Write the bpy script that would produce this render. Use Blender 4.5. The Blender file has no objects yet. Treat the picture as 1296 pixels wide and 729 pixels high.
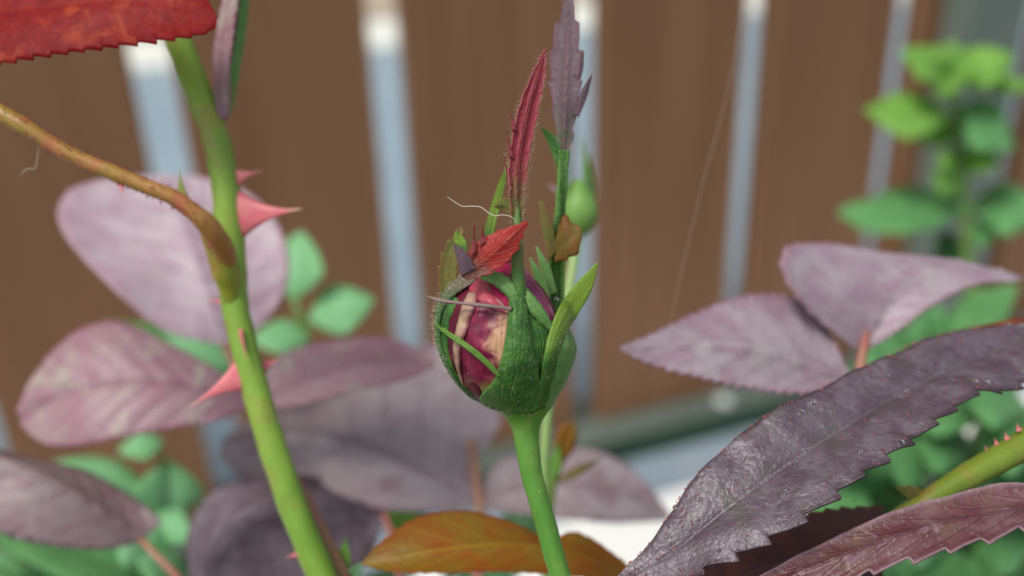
import bpy, math, random
import numpy as np
from mathutils import Vector, noise
random.seed(7)
rng = np.random.default_rng(7)
SC = bpy.context.scene
COL = SC.collection

# ------------------------------------------------------------------ camera
PITCH, ROLL, YAW = 0.4206, -0.0321, 0.3636      # camera tilt; YAW = how far the fence turns away
CAMZ, FPX, FENCE = 0.50, 1150.0, 0.65
fwd = np.array([0, math.cos(PITCH), -math.sin(PITCH)])
up0 = np.array([0, math.sin(PITCH), math.cos(PITCH)])
rt0 = np.array([1.0, 0, 0])
RT = math.cos(ROLL) * rt0 + math.sin(ROLL) * up0
UP = -math.sin(ROLL) * rt0 + math.cos(ROLL) * up0
CAM = np.array([0, 0, CAMZ])
cd = bpy.data.cameras.new('camera'); cam = bpy.data.objects.new('camera', cd); COL.objects.link(cam)
m = np.eye(4); m[:3, 0] = RT; m[:3, 1] = UP; m[:3, 2] = -fwd; m[:3, 3] = CAM
from mathutils import Matrix
cam.matrix_world = Matrix(m.tolist())
cd.sensor_width = 36; cd.lens = 36 * FPX / 1296
cd.clip_start = 0.005; cd.clip_end = 200
cd.dof.use_dof = True; cd.dof.focus_distance = 0.1085; cd.dof.aperture_fstop = 9.6
SC.camera = cam

# ------------------------------------------------------------------ sky and sun (soft overcast)
W = bpy.data.worlds.new('World'); SC.world = W; W.use_nodes = True
wn, wl = W.node_tree.nodes, W.node_tree.links; wn.clear()
SUN_EL, SUN_AZ = math.radians(60), math.radians(228)
sky = wn.new('ShaderNodeTexSky'); sky.sky_type = 'NISHITA'; sky.sun_disc = False
sky.sun_elevation = SUN_EL; sky.sun_rotation = SUN_AZ; sky.dust_density = 3.0; sky.ozone_density = 1.0
hs = wn.new('ShaderNodeHueSaturation'); hs.inputs['Saturation'].default_value = 0.42
bg = wn.new('ShaderNodeBackground'); bg.inputs[1].default_value = 0.105
wo = wn.new('ShaderNodeOutputWorld')
wl.new(sky.outputs[0], hs.inputs['Color']); wl.new(hs.outputs[0], bg.inputs[0]); wl.new(bg.outputs[0], wo.inputs[0])
sl = bpy.data.lights.new('sun', 'SUN'); so = bpy.data.objects.new('sun', sl); COL.objects.link(so)
sl.energy = 1.5; sl.angle = math.radians(16); sl.color = (1, .97, .92)
sd = Vector((math.sin(SUN_AZ) * math.cos(SUN_EL), math.cos(SUN_AZ) * math.cos(SUN_EL), math.sin(SUN_EL)))
so.rotation_euler = sd.to_track_quat('Z', 'Y').to_euler()
so.location = (0, 0, 3)
vs = SC.view_settings; vs.view_transform = 'Standard'; vs.look = 'None'; vs.gamma = 1; vs.use_curve_mapping = False
vs.exposure = 0.62

# ------------------------------------------------------------------ geometry helpers
def P(x, y, d=115.0):
    """photo column, row and distance in front of the lens (mm) -> point of the place"""
    d = d / 1000.0
    return CAM + d * (fwd + RT * (x - 648) / FPX + UP * (364.5 - y) / FPX)
def PP(pts, d=None):
    return np.array([P(*p) if len(p) == 3 else P(p[0], p[1], d) for p in pts])
def crs(pts, n):
    """Catmull-Rom through pts (k-dim), n samples evenly by arc length"""
    p = np.asarray(pts, float)
    if len(p) == 2:
        return p[0] + (p[1] - p[0]) * np.linspace(0, 1, n)[:, None]
    q = np.vstack([2 * p[0] - p[1], p, 2 * p[-1] - p[-2]])
    out = []
    for i in range(1, len(q) - 2):
        t = np.linspace(0, 1, 24, endpoint=False)[:, None]
        a, b, c, e = q[i - 1], q[i], q[i + 1], q[i + 2]
        out.append(.5 * (2 * b + (c - a) * t + (2 * a - 5 * b + 4 * c - e) * t ** 2 + (3 * b - a - 3 * c + e) * t ** 3))
    out = np.vstack(out + [p[-1][None]])
    L = np.concatenate([[0], np.cumsum(np.linalg.norm(np.diff(out[:, :3], axis=0), axis=1))])
    s = np.linspace(0, L[-1], n)
    return np.stack([np.interp(s, L, out[:, k]) for k in range(out.shape[1])], 1)
def crc(pts, n):
    """centripetal Catmull-Rom, n samples evenly by arc length (safe where points are unevenly spaced)"""
    p = np.asarray(pts, float)
    if len(p) < 3: return crs(p, n)
    q = np.vstack([2 * p[0] - p[1], p, 2 * p[-1] - p[-2]])
    tk = np.concatenate([[0], np.cumsum(np.maximum(np.linalg.norm(np.diff(q[:, :3], axis=0), axis=1), 1e-7) ** .5)])
    out = []
    for i in range(1, len(q) - 2):
        t0, t1, t2, t3 = tk[i - 1:i + 3]; t = np.linspace(t1, t2, 40, endpoint=False)[:, None]
        a, b, c, e = q[i - 1], q[i], q[i + 1], q[i + 2]
        A1 = (t1 - t) / (t1 - t0) * a + (t - t0) / (t1 - t0) * b; A2 = (t2 - t) / (t2 - t1) * b + (t - t1) / (t2 - t1) * c; A3 = (t3 - t) / (t3 - t2) * c + (t - t2) / (t3 - t2) * e
        B1 = (t2 - t) / (t2 - t0) * A1 + (t - t0) / (t2 - t0) * A2; B2 = (t3 - t) / (t3 - t1) * A2 + (t - t1) / (t3 - t1) * A3
        out.append((t2 - t) / (t2 - t1) * B1 + (t - t1) / (t2 - t1) * B2)
    out = np.vstack(out + [p[-1][None]])
    L = np.concatenate([[0], np.cumsum(np.linalg.norm(np.diff(out[:, :3], axis=0), axis=1))])
    s = np.linspace(0, L[-1], n)
    return np.stack([np.interp(s, L, out[:, k]) for k in range(out.shape[1])], 1)
def unit(v):
    return v / np.maximum(np.linalg.norm(v, axis=-1, keepdims=True), 1e-12)

LOC = {}
def thing(name, label, cat, loc, group=None):
    o = bpy.data.objects.new(name, None); COL.objects.link(o); o.location = tuple(loc)
    o.empty_display_size = .01
    o['label'] = label; o['category'] = cat
    if group: o['group'] = group
    LOC[o.name] = np.array(loc, float)
    return o
def obj(name, verts, faces, mat, parent=None, uv=None, smooth=True, solid=0, kind=None, label=None, loc=None):
    if parent is not None: L = LOC[parent.name]
    elif loc is not None: L = np.array(loc, float)
    else: L = np.zeros(3)
    v = np.asarray(verts, float) - L
    me = bpy.data.meshes.new(name)
    me.from_pydata(v.tolist(), [], [tuple(map(int, f)) for f in faces])
    if uv is not None:
        ul = me.uv_layers.new(name='UVMap')
        idx = np.zeros(len(me.loops), dtype=np.int32); me.loops.foreach_get('vertex_index', idx)
        ul.data.foreach_set('uv', np.asarray(uv, np.float32)[idx].ravel())
    me.polygons.foreach_set('use_smooth', [smooth] * len(me.polygons))
    me.materials.append(mat)
    o = bpy.data.objects.new(name, me); COL.objects.link(o)
    if parent is not None:
        o.parent = parent
        if parent.type == 'MESH':
            pass
    else:
        o.location = tuple(L)
    LOC[o.name] = L
    if solid:
        md = o.modifiers.new('thickness', 'SOLIDIFY'); md.thickness = solid; md.offset = 0
    if kind: o['kind'] = kind
    if label: o['label'] = label
    return o
def grid_faces(nr, nc, closed=False):
    f = []
    for i in range(nr - 1):
        for j in range(nc if closed else nc - 1):
            k = (j + 1) % nc
            f.append((i * nc + j, i * nc + k, (i + 1) * nc + k, (i + 1) * nc + j))
    return f
def box(c0, c1, frame=None):
    """corners in a frame (origin, t, n, z)"""
    x0, y0, z0 = c0; x1, y1, z1 = c1
    v = np.array([(x, y, z) for x in (x0, x1) for y in (y0, y1) for z in (z0, z1)], float)
    if frame is not None:
        o, t, n = frame
        v = o + v[:, :1] * t + v[:, 1:2] * n + v[:, 2:] * np.array([0, 0, 1.])
    f = [(0, 1, 3, 2), (4, 6, 7, 5), (0, 4, 5, 1), (2, 3, 7, 6), (0, 2, 6, 4), (1, 5, 7, 3)]
    return v, f
def add_bevel(o, w, seg=2):
    b = o.modifiers.new('bevel', 'BEVEL'); b.width = w; b.segments = seg

def tube(name, pts, radii, mat, parent, n=14, step=None, samples=60, flat=1.0, bump=0.0, label=None, closed_tip=True):
    """pts world (k,3), radii in m"""
    pts = np.asarray(pts, float); r = np.asarray(radii, float)
    q = crc(np.hstack([pts, r[:, None]]), samples)
    c, rr = q[:, :3], np.maximum(q[:, 3], 1e-5)
    tan = unit(np.gradient(c, axis=0))
    ref = fwd if abs(tan[0] @ fwd) < .9 else UP
    x = unit(np.cross(tan, np.broadcast_to(ref, tan.shape))); y = np.cross(tan, x)
    a = np.linspace(0, 2 * math.pi, n, endpoint=False)
    V = []
    for i in range(samples):
        ring = c[i] + rr[i] * (np.cos(a)[:, None] * x[i] + flat * np.sin(a)[:, None] * y[i])
        if bump:
            for j in range(n):
                k = noise.noise(Vector(ring[j] * 420)) * bump
                ring[j] = ring[j] + (ring[j] - c[i]) * k
        V.append(ring)
    V = np.vstack(V); F = grid_faces(samples, n, True)
    nv = len(V); V = np.vstack([V, c[:1], c[-1:]])
    for j in range(n):
        k = (j + 1) % n
        F.append((nv, k, j)); F.append((nv + 1, (samples - 1) * n + j, (samples - 1) * n + k))
    uv = np.array([(i / (samples - 1), j / n) for i in range(samples) for j in range(n)] + [(0, 0), (1, 0)])
    return obj(name, V, F, mat, parent, uv, label=label)

def saw(t):
    t = t - np.floor(t)
    return np.where(t < .78, t / .78, (1 - t) / .22) ** 1.25
def veinf(s, a, nv, k=1.15):
    q = s * nv - a * k * 1.6
    return np.clip((np.abs(q - np.floor(q) - .5) * 2 - .72) / .28, 0, 1)
def leaf(name, mid, left, right, mat, parent, nS=110, nW=9, camber=.10, teeth=0, tamp=.5, nv=8, relief=.10, wav=.25,
         thick=.22, seed=0, label=None, tl=1, tr=1, wavs=90):
    """loft between a midrib and two margins (world points); lengths in mm"""
    M, Lf, R = crs(mid, nS), crs(left, nS), crs(right, nS)
    s = np.linspace(0, 1, nS)
    tan = unit(np.gradient(M, axis=0))
    N = unit(np.cross(tan, R - Lf)); N = unit(N + np.roll(N, 3, 0) * .0)
    # steady the normal at the two ends where the margins meet
    e = max(4, nS // 12)
    N[:e] = N[e]; N[-e:] = N[-e - 1]
    for _ in range(6):
        N[1:-1] = unit(N[:-2] + N[1:-1] * 2 + N[2:])
    env = np.clip(np.sin(math.pi * s) * 3.2, 0, 1)
    A = np.linspace(0, 1, nW)
    A = 1 - (1 - A) ** 1.25
    cols, uvs = [], []
    for side, E, on in ((-1, Lf, tl), (1, R, tr)):
        w = np.linalg.norm(E - M, axis=1)
        out = unit(E - M)
        et = unit(np.gradient(E, axis=0))
        rs = np.random.default_rng(seed * 17 + side + 5)
        if teeth and on:
            jit = np.interp(s, np.linspace(0, 1, 9), rs.uniform(-.15, .15, 9))
            am = np.interp(s, np.linspace(0, 1, 23), rs.uniform(.75, 1.2, 23))
            tt = saw(s * teeth + jit) * am * env * tamp * 1e-3 * on
        else:
            tt = np.zeros(nS)
        for k, a in enumerate(A):
            if k == 0 and side == 1: continue
            p = M + (E - M) * a + N * (camber * 4 * a * (1 - a) * w)[:, None]
            p = p + (out * 1.0 + et * .75) * (tt * max(0, (a - .55) / .45) ** 1.5)[:, None]
            h = -veinf(s, a, nv) * relief * (1 - .6 * a) - (relief * 1.4 * max(0, 1 - a * 12))
            h = h + .35 * relief * np.sin(math.pi * np.clip(((s * nv - a * 1.84) % 1), 0, 1))
            und = np.array([noise.noise(Vector(q * wavs + np.array([seed * 3.1, 0, 0]))) for q in p]) * wav * a
            p = p + N * ((h * env + und) * 1e-3)[:, None]
            cols.append((side * a, p)); uvs.append((side * a))
    order = sorted(range(len(cols)), key=lambda i: cols[i][0])
    V = np.stack([cols[i][1] for i in order], 1).reshape(-1, 3)
    nc = len(order)
    uv = np.array([(s[i], .5 + .5 * cols[j][0]) for i in range(nS) for j in order])
    o = obj(name, V, grid_faces(nS, nc), mat, parent, uv, solid=thick * 1e-3, label=label)
    return o
def qleaf(name, b, t, w, mat, parent, tilt=0, bow=0, side=0, seed=0, prof=(.0, .62, 1.0, .86, .5, .0), **kw):
    """leaf from photo base b and tip t (x,y,d), half width w px; tilt: margin depth difference (mm), bow: midrib bend px"""
    b, t = np.array(b, float), np.array(t, float)
    n = len(prof); s = np.linspace(0, 1, n)
    ax = t[:2] - b[:2]; ax = ax / (np.linalg.norm(ax) + 1e-9); pr = np.array([-ax[1], ax[0]])
    mid, lf, rg = [], [], []
    if pr[1] > 0: tilt = -tilt          # blades face the sky
    for k in range(n):
        c = b + (t - b) * s[k]; c[:2] += pr * bow * 4 * s[k] * (1 - s[k]); c[2] -= side * 4 * s[k] * (1 - s[k])
        mid.append(P(*c))
        ww = w * prof[k]
        lf.append(P(c[0] + pr[0] * ww, c[1] + pr[1] * ww, c[2] + tilt * prof[k]))
        rg.append(P(c[0] - pr[0] * ww, c[1] - pr[1] * ww, c[2] - tilt * prof[k]))
    return leaf(name, mid, lf, rg, mat, parent, seed=seed, **kw)

def cone_hairs(name, pts, dirs, length, rad, mat, parent, bead=0):
    """many tiny hairs: three-sided spikes, some ending in a gland"""
    V, F = [], []
    for p, d in zip(pts, dirs):
        d = unit(np.asarray(d) + rng.normal(0, .28, 3)); l = length * rng.uniform(.45, 1.25)
        x = unit(np.cross(d, np.array([.31, .77, .55]))); y = np.cross(d, x)
        b = len(V)
        for k in range(3):
            a = 2.094 * k
            V.append(p - d * rad + rad * (math.cos(a) * x + math.sin(a) * y))
        V.append(p + d * l + x * l * rng.normal(0, .2))
        F += [(b, b + 1, b + 3), (b + 1, b + 2, b + 3), (b + 2, b, b + 3)]
        if bead and rng.random() < .5:
            c = V[-1]; b = len(V); r = bead * rng.uniform(.6, 1.2)
            V += [c + r * np.array(q) for q in ((1, 0, 0), (-1, 0, 0), (0, 1, 0), (0, -1, 0), (0, 0, 1), (0, 0, -1))]
            F += [(b + i, b + j, b + k) for i in (0, 1) for j in (2, 3) for k in (4, 5)]
    return obj(name, V, F, mat, parent, kind='stuff')
def samples_on(o, count, toward=None, zone=None):
    """random points with normals on a built mesh (world coordinates)"""
    me = o.data; L = LOC[o.name]
    v = np.zeros(len(me.vertices) * 3, np.float32); me.vertices.foreach_get('co', v); v = v.reshape(-1, 3) + L
    tri = [(p.vertices[0], p.vertices[1], p.vertices[2]) for p in me.polygons]
    tri = np.array(tri); pick = rng.integers(0, len(tri), count * 3)
    a, b, c = v[tri[pick, 0]], v[tri[pick, 1]], v[tri[pick, 2]]
    u = rng.random((len(pick), 1)); w = rng.random((len(pick), 1)) * (1 - u)
    pt = a + (b - a) * u + (c - a) * w; nr = unit(np.cross(b - a, c - a))
    return pt[:count], nr[:count]
def ball(c, r, n=8, m_=6, squash=1.0, axis=None):
    V, F = [], []
    z = unit(np.array(axis)) if axis is not None else np.array([0, 0, 1.])
    x = unit(np.cross(z, np.array([.4, .3, .87]))); y = np.cross(z, x)
    for i in range(m_ + 1):
        th = math.pi * i / m_
        for j in range(n):
            ph = 2 * math.pi * j / n
            V.append(c + r * (math.sin(th) * (math.cos(ph) * x + math.sin(ph) * y) + squash * math.cos(th) * z))
    return V, grid_faces(m_ + 1, n, True)

# ------------------------------------------------------------------ material helpers
def lin(c):
    return tuple((x / 255 / 12.92 if x / 255 <= .04045 else ((x / 255 + .055) / 1.055) ** 2.4) for x in c) + (1,)
class G:
    """tiny node-graph writer"""
    def __init__(s, name):
        s.m = bpy.data.materials.new(name); s.m.use_nodes = True
        s.n, s.l = s.m.node_tree.nodes, s.m.node_tree.links; s.n.clear()
        s.out = s.n.new('ShaderNodeOutputMaterial')
    def put(s, sock, v):
        if isinstance(v, bpy.types.NodeSocket): s.l.new(v, sock)
        elif v is not None: sock.default_value = v
    def math(s, op, a, b=None, c=None, clamp=False):
        x = s.n.new('ShaderNodeMath'); x.operation = op; x.use_clamp = clamp
        for k, v in enumerate((a, b, c)): s.put(x.inputs[k], v)
        return x.outputs[0]
    def ss(s, v, lo, hi):
        x = s.n.new('ShaderNodeMapRange'); x.interpolation_type = 'SMOOTHSTEP'
        s.put(x.inputs[0], v); x.inputs[1].default_value = lo; x.inputs[2].default_value = hi
        return x.outputs[0]
    def mix(s, f, a, b, mode='MIX'):
        x = s.n.new('ShaderNodeMix'); x.data_type = 'RGBA'; x.blend_type = mode
        s.put(x.inputs[0], f); s.put(x.inputs[6], a); s.put(x.inputs[7], b)
        return x.outputs[2]
    def noise(s, scale, detail=3, vec=None, dist=0, rough=.55):
        x = s.n.new('ShaderNodeTexNoise'); x.inputs['Scale'].default_value = scale; x.inputs['Detail'].default_value = detail
        x.inputs['Distortion'].default_value = dist; x.inputs['Roughness'].default_value = rough
        s.put(x.inputs['Vector'], vec if vec is not None else s.coord())
        return x.outputs[0]
    def coord(s, k='Object'):
        if not hasattr(s, 'tc'): s.tc = s.n.new('ShaderNodeTexCoord')
        return s.tc.outputs[k]
    def scale(s, vec, xyz):
        x = s.n.new('ShaderNodeMapping'); s.put(x.inputs[0], vec); x.inputs[3].default_value = xyz
        return x.outputs[0]
    def uv(s):
        x = s.n.new('ShaderNodeSeparateXYZ'); s.l.new(s.coord('UV'), x.inputs[0]); return x.outputs[0], x.outputs[1]
    def bump(s, h, strength, dist):
        x = s.n.new('ShaderNodeBump'); x.inputs['Strength'].default_value = strength; x.inputs['Distance'].default_value = dist
        s.put(x.inputs['Height'], h); return x.outputs[0]
    def finish(s, col, rough=.5, spec=.4, normal=None, trans=0, tcol=None, metal=0, sheen=0, sss=0):
        b = s.n.new('ShaderNodeBsdfPrincipled')
        s.put(b.inputs['Base Color'], col); s.put(b.inputs['Roughness'], rough); s.put(b.inputs['Specular IOR Level'], spec)
        s.put(b.inputs['Metallic'], metal)
        if sheen: b.inputs['Sheen Weight'].default_value = sheen; b.inputs['Sheen Roughness'].default_value = .5
        if normal is not None: s.l.new(normal, b.inputs['Normal'])
        o = b.outputs[0]
        if trans:
            t = s.n.new('ShaderNodeBsdfTranslucent'); s.put(t.inputs[0], tcol if tcol is not None else col)
            if normal is not None: s.l.new(normal, t.inputs['Normal'])
            mx = s.n.new('ShaderNodeMixShader'); mx.inputs[0].default_value = trans
            s.l.new(o, mx.inputs[1]); s.l.new(t.outputs[0], mx.inputs[2]); o = mx.outputs[0]
        s.l.new(o, s.out.inputs[0]); return s.m

def leaf_mat(name, c1, c2, vein, edge, nv=8, rough=.5, spec=.4, trans=.2, tcol=None, big=160, fine=1400, vs_=.6, es=.6, bstr=.35, speck=None,
             sheen=0, tipc=None, tipr=(.35, 1.0), netw=.07, patch3=None, blister=0, vbump=.8):
    g = G(name); s, v = g.uv()
    a = g.math('ABSOLUTE', g.math('MULTIPLY_ADD', v, 2.0, -1.0))
    nz = g.noise(big, 4, dist=.6); f2 = g.noise(fine, 3)
    q = g.math('SUBTRACT', g.math('MULTIPLY', s, float(nv)), g.math('MULTIPLY', a, 1.84))
    q = g.math('ADD', q, g.math('MULTIPLY', g.math('SUBTRACT', nz, .5), .25))
    d = g.math('MULTIPLY', g.math('ABSOLUTE', g.math('SUBTRACT', g.math('FRACT', q), .5)), 2.0)
    vm = g.math('MULTIPLY', g.ss(d, .80, 1.0), g.ss(a, 1.0, .55))
    rib = g.ss(a, .075, .02)
    vm = g.math('MAXIMUM', g.math('MULTIPLY', vm, .7), rib)
    col = g.mix(g.ss(nz, .36, .64), lin(c1), lin(c2))
    col = g.mix(g.math('MULTIPLY', g.ss(f2, .35, .7), .30), col, g.mix(.5, lin(c1), (0, 0, 0, 1)), 'MIX')
    if patch3: col = g.mix(g.math('MULTIPLY', g.ss(g.noise(big * .8, 4, g.scale(g.coord(), (1.1, .9, 1.3)), 1.0), .52, .68), .7), col, lin(patch3))
    if tipc: col = g.mix(g.ss(g.math('ADD', s, g.math('MULTIPLY', g.math('SUBTRACT', nz, .5), .3)), tipr[0], tipr[1]), col, lin(tipc))
    vo = g.n.new('ShaderNodeTexVoronoi'); vo.feature = 'DISTANCE_TO_EDGE'; vo.inputs['Scale'].default_value = 900
    wv = g.n.new('ShaderNodeMix'); wv.data_type = 'VECTOR'; wv.inputs[0].default_value = .0016
    nn = g.n.new('ShaderNodeTexNoise'); nn.inputs['Scale'].default_value = 700; g.l.new(g.coord(), nn.inputs['Vector'])
    g.l.new(g.coord(), wv.inputs[4]); g.l.new(nn.outputs[1], wv.inputs[5]); g.l.new(wv.outputs[1], vo.inputs['Vector'])
    net = g.ss(vo.outputs[0], .10, .0)
    col = g.mix(g.math('MULTIPLY', net, netw), col, lin(vein))
    col = g.mix(g.math('MULTIPLY', vm, vs_), col, lin(vein))
    col = g.mix(g.math('MULTIPLY', g.ss(a, .86, 1.0), es), col, lin(edge))
    if speck:
        sp = g.noise(700, 2)
        col = g.mix(g.math('MULTIPLY', g.ss(sp, .66, .74), .6), col, lin(speck))
    h = g.math('ADD', g.math('MULTIPLY', net, -netw * 2), g.math('ADD', f2, g.math('MULTIPLY', vm, -vbump)))
    if blister:
        bl = g.noise(520, 2, dist=.4); bl2 = g.noise(1700, 2)
        h = g.math('ADD', h, g.math('MULTIPLY', g.math('ADD', bl, g.math('MULTIPLY', bl2, .5)), blister))
        col = g.mix(g.math('MULTIPLY', g.ss(bl, .58, .72), .35), col, lin(edge))
    nb = g.bump(h, bstr, .0002)
    r = g.math('ADD', rough - .08, g.math('MULTIPLY', f2, .18))
    return g.finish(col, r, spec, nb, trans, lin(tcol) if tcol else None, sheen=sheen)
def stem_mat(name, c1, c2, blush, k=.35, rough=.42, trans=0, base=None):
    g = G(name)
    n1 = g.noise(60, 3, g.scale(g.coord(), (1, 1, .35))); n2 = g.noise(1800, 2, g.scale(g.coord(), (1, 1, .12)))
    col = g.mix(g.ss(n1, .35, .65), lin(c1), lin(c2))
    col = g.mix(g.math('MULTIPLY', g.ss(g.noise(170, 4, dist=.5), .50, .68), k), col, lin(blush))
    col = g.mix(g.math('MULTIPLY', g.ss(n2, .4, .7), .22), col, g.mix(.5, lin(c1), (0, 0, 0, 1)))
    if base:
        u, v = g.uv(); col = g.mix(g.ss(g.math('ADD', u, g.math('MULTIPLY', g.math('SUBTRACT', n1, .5), .2)), .20, .02), col, lin(base))
    col = g.mix(g.math('MULTIPLY', g.ss(g.noise(1100, 1), .74, .78), .7), col, lin(blush))
    return g.finish(col, rough, .45, g.bump(n2, .25, .0002), trans)

M = {}
# purple rose leaves, pale bloom
M['purple_pale'] = leaf_mat('rose_leaf_pale_purple', (164, 138, 150), (180, 162, 170), (132, 106, 118), (160, 120, 134), nv=9, trans=.12, rough=.45, spec=.5, tcol=(180, 100, 100), patch3=(164, 152, 154), vs_=.5)
M['purple_pink'] = leaf_mat('rose_leaf_pinkish', (158, 116, 128), (162, 132, 138), (126, 88, 100), (150, 96, 110), nv=8, trans=.15, tcol=(190, 90, 100), rough=.45, spec=.5, patch3=(170, 164, 148))
M['purple_mauve'] = leaf_mat('rose_leaf_mauve', (150, 126, 138), (168, 152, 160), (172, 162, 160), (140, 94, 110), nv=8, trans=.10, rough=.42, spec=.6, tcol=(180, 100, 100), patch3=(160, 152, 152), vs_=.45, vbump=.5)
M['purple_grey'] = leaf_mat('rose_leaf_grey_purple', (154, 138, 142), (164, 152, 154), (114, 92, 102), (112, 78, 92), nv=8, trans=.10, rough=.42, spec=.5, tcol=(150, 80, 90), patch3=(128, 100, 108))
M['purple_fold'] = leaf_mat('rose_leaf_folded', (128, 104, 108), (138, 122, 122), (150, 124, 126), (84, 52, 66), nv=8, trans=.08, rough=.42, spec=.5, tcol=(150, 80, 90), patch3=(118, 80, 90))
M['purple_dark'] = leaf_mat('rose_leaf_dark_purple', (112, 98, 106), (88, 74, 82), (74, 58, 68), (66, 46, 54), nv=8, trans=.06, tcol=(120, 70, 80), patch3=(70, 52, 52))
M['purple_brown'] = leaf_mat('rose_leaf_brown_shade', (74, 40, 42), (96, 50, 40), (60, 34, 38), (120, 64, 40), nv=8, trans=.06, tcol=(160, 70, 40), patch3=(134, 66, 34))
M['purple_dew'] = leaf_mat('rose_leaf_dewy_purple', (80, 63, 74), (102, 90, 98), (116, 114, 110), (48, 24, 34), nv=7, trans=.05, rough=.40, spec=.6, big=300, speck=(92, 34, 48), tcol=(140, 60, 70), es=.7, vs_=.12, bstr=.6, vbump=.15, patch3=(76, 70, 66), blister=1.7, netw=.06)
M['purple_lower'] = leaf_mat('rose_leaf_maroon', (100, 58, 62), (120, 88, 92), (84, 46, 54), (170, 146, 154), nv=7, trans=.10, rough=.40, spec=.5, speck=(140, 60, 76), tcol=(170, 60, 70), es=.4, patch3=(116, 92, 70), blister=1.0, bstr=.7)
M['red_leaf'] = leaf_mat('rose_leaf_young_red', (140, 16, 22), (164, 30, 26), (176, 60, 40), (130, 12, 32), nv=10, trans=.45, rough=.5, spec=.2, tcol=(205, 36, 26), fine=900, big=260, vs_=.22, patch3=(196, 84, 40), netw=.05, bstr=.5, vbump=.3)
M['orange_leaf'] = leaf_mat('rose_leaf_bronze', (152, 90, 26), (136, 112, 34), (168, 142, 44), (132, 60, 24), nv=9, trans=.35, tcol=(210, 130, 30), rough=.42)
M['green_mint'] = leaf_mat('leaf_pale_green', (150, 206, 158), (130, 192, 132), (168, 216, 170), (130, 190, 126), nv=6, trans=.35, tcol=(166, 220, 136), rough=.5)
M['green_mid'] = leaf_mat('leaf_mid_green', (92, 150, 90), (118, 176, 112), (134, 188, 130), (92, 148, 82), nv=6, trans=.32, tcol=(136, 196, 94), rough=.45)
M['green_lime'] = leaf_mat('leaf_lime_green', (142, 190, 88), (118, 172, 78), (164, 204, 116), (122, 170, 70), nv=7, trans=.36, tcol=(166, 214, 84), rough=.5)
M['green_dark'] = leaf_mat('leaf_deep_green', (54, 108, 62), (72, 128, 76), (94, 148, 94), (56, 104, 56), nv=6, trans=.25, tcol=(100, 156, 66), rough=.42)
# sepals
M['sepal'] = leaf_mat('sepal_green', (60, 106, 42), (82, 130, 50), (104, 152, 58), (116, 156, 72), nv=3, trans=.15, rough=.48, vs_=.3, es=.5, tcol=(120, 180, 40), fine=2200, big=420, patch3=(62, 106, 62), bstr=.9)
M['sepal_b2'] = leaf_mat('small_bud_green', (104, 150, 66), (124, 166, 80), (140, 178, 100), (126, 166, 80), nv=3, trans=.15, rough=.45, tcol=(120, 190, 60))
M['sepal_fil'] = leaf_mat('sepal_filament_green', (84, 124, 44), (104, 144, 54), (72, 108, 42), (112, 120, 60), nv=2, trans=.15, rough=.5, tcol=(130, 180, 50), fine=2200, big=500)
M['sepal_pale'] = leaf_mat('sepal_pale_green', (96, 142, 70), (116, 158, 84), (132, 170, 100), (170, 174, 134), nv=3, trans=.15, rough=.55, tcol=(130, 180, 60), fine=2200, big=350)
M['sepal_lime'] = leaf_mat('sepal_lime', (58, 110, 42), (76, 128, 46), (116, 104, 44), (120, 160, 60), nv=2, trans=.2, rough=.5, tcol=(150, 190, 40), fine=2200, big=350, vs_=.5, tipc=(128, 160, 54), tipr=(.3, .6), bstr=.6)
M['sepal_fuzz'] = leaf_mat('sepal_brownish', (104, 92, 74), (96, 116, 62), (110, 92, 84), (140, 134, 112), nv=3, trans=.1, rough=.65, fine=2200, big=350)
M['sepal_s1'] = leaf_mat('sepal_downy', (52, 100, 46), (70, 118, 54), (96, 128, 72), (128, 138, 100), nv=3, trans=.1, rough=.65, fine=2200, big=350, tipc=(108, 92, 78), tipr=(.66, .92), bstr=.9)
M['sepal_red'] = leaf_mat('sepal_tip_red', (104, 104, 50), (116, 92, 54), (160, 84, 80), (176, 100, 98), nv=4, trans=.2, rough=.5, tcol=(190, 50, 40), fine=2200, big=350, tipc=(146, 46, 58), tipr=(.10, .42), bstr=.8, vs_=.4)
M['sepal_leafred'] = leaf_mat('sepal_leaflet_scarlet', (96, 62, 56), (112, 70, 50), (186, 96, 70), (190, 70, 62), nv=5, trans=.3, rough=.45, tcol=(210, 60, 30), fine=1800, big=420, vs_=.4, tipc=(164, 44, 38), tipr=(.12, .42), bstr=.7)
M['sepal_red_plain'] = leaf_mat('sepal_spike_red', (140, 46, 56), (124, 52, 52), (160, 84, 80), (150, 84, 70), nv=3, trans=.2, rough=.5, tcol=(190, 50, 40), fine=2200, big=350)
M['sepal_plum_plain'] = leaf_mat('sepal_lobe_plum', (98, 78, 86), (84, 66, 72), (124, 84, 96), (116, 58, 62), nv=3, trans=.12, rough=.55, tcol=(140, 70, 70), fine=2000, big=420)
M['sepal_plum'] = leaf_mat('sepal_tip_plum', (72, 98, 58), (86, 92, 72), (128, 84, 96), (120, 52, 66), nv=6, trans=.12, rough=.55, tcol=(140, 70, 70), fine=2000, big=420, tipc=(104, 86, 92), tipr=(.05, .35), patch3=(116, 76, 86), bstr=.7)
M['sepal_orange'] = leaf_mat('sepal_lobe_orange', (150, 96, 40), (128, 112, 44), (120, 120, 50), (166, 78, 40), nv=3, trans=.3, rough=.5, tcol=(200, 120, 30), fine=2000, big=400)
M['sepal_olive'] = leaf_mat('sepal_lobe_olive', (110, 116, 52), (132, 108, 58), (120, 130, 60), (150, 110, 66), nv=3, trans=.25, rough=.55, tcol=(170, 150, 40), fine=2000, big=400)
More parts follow.
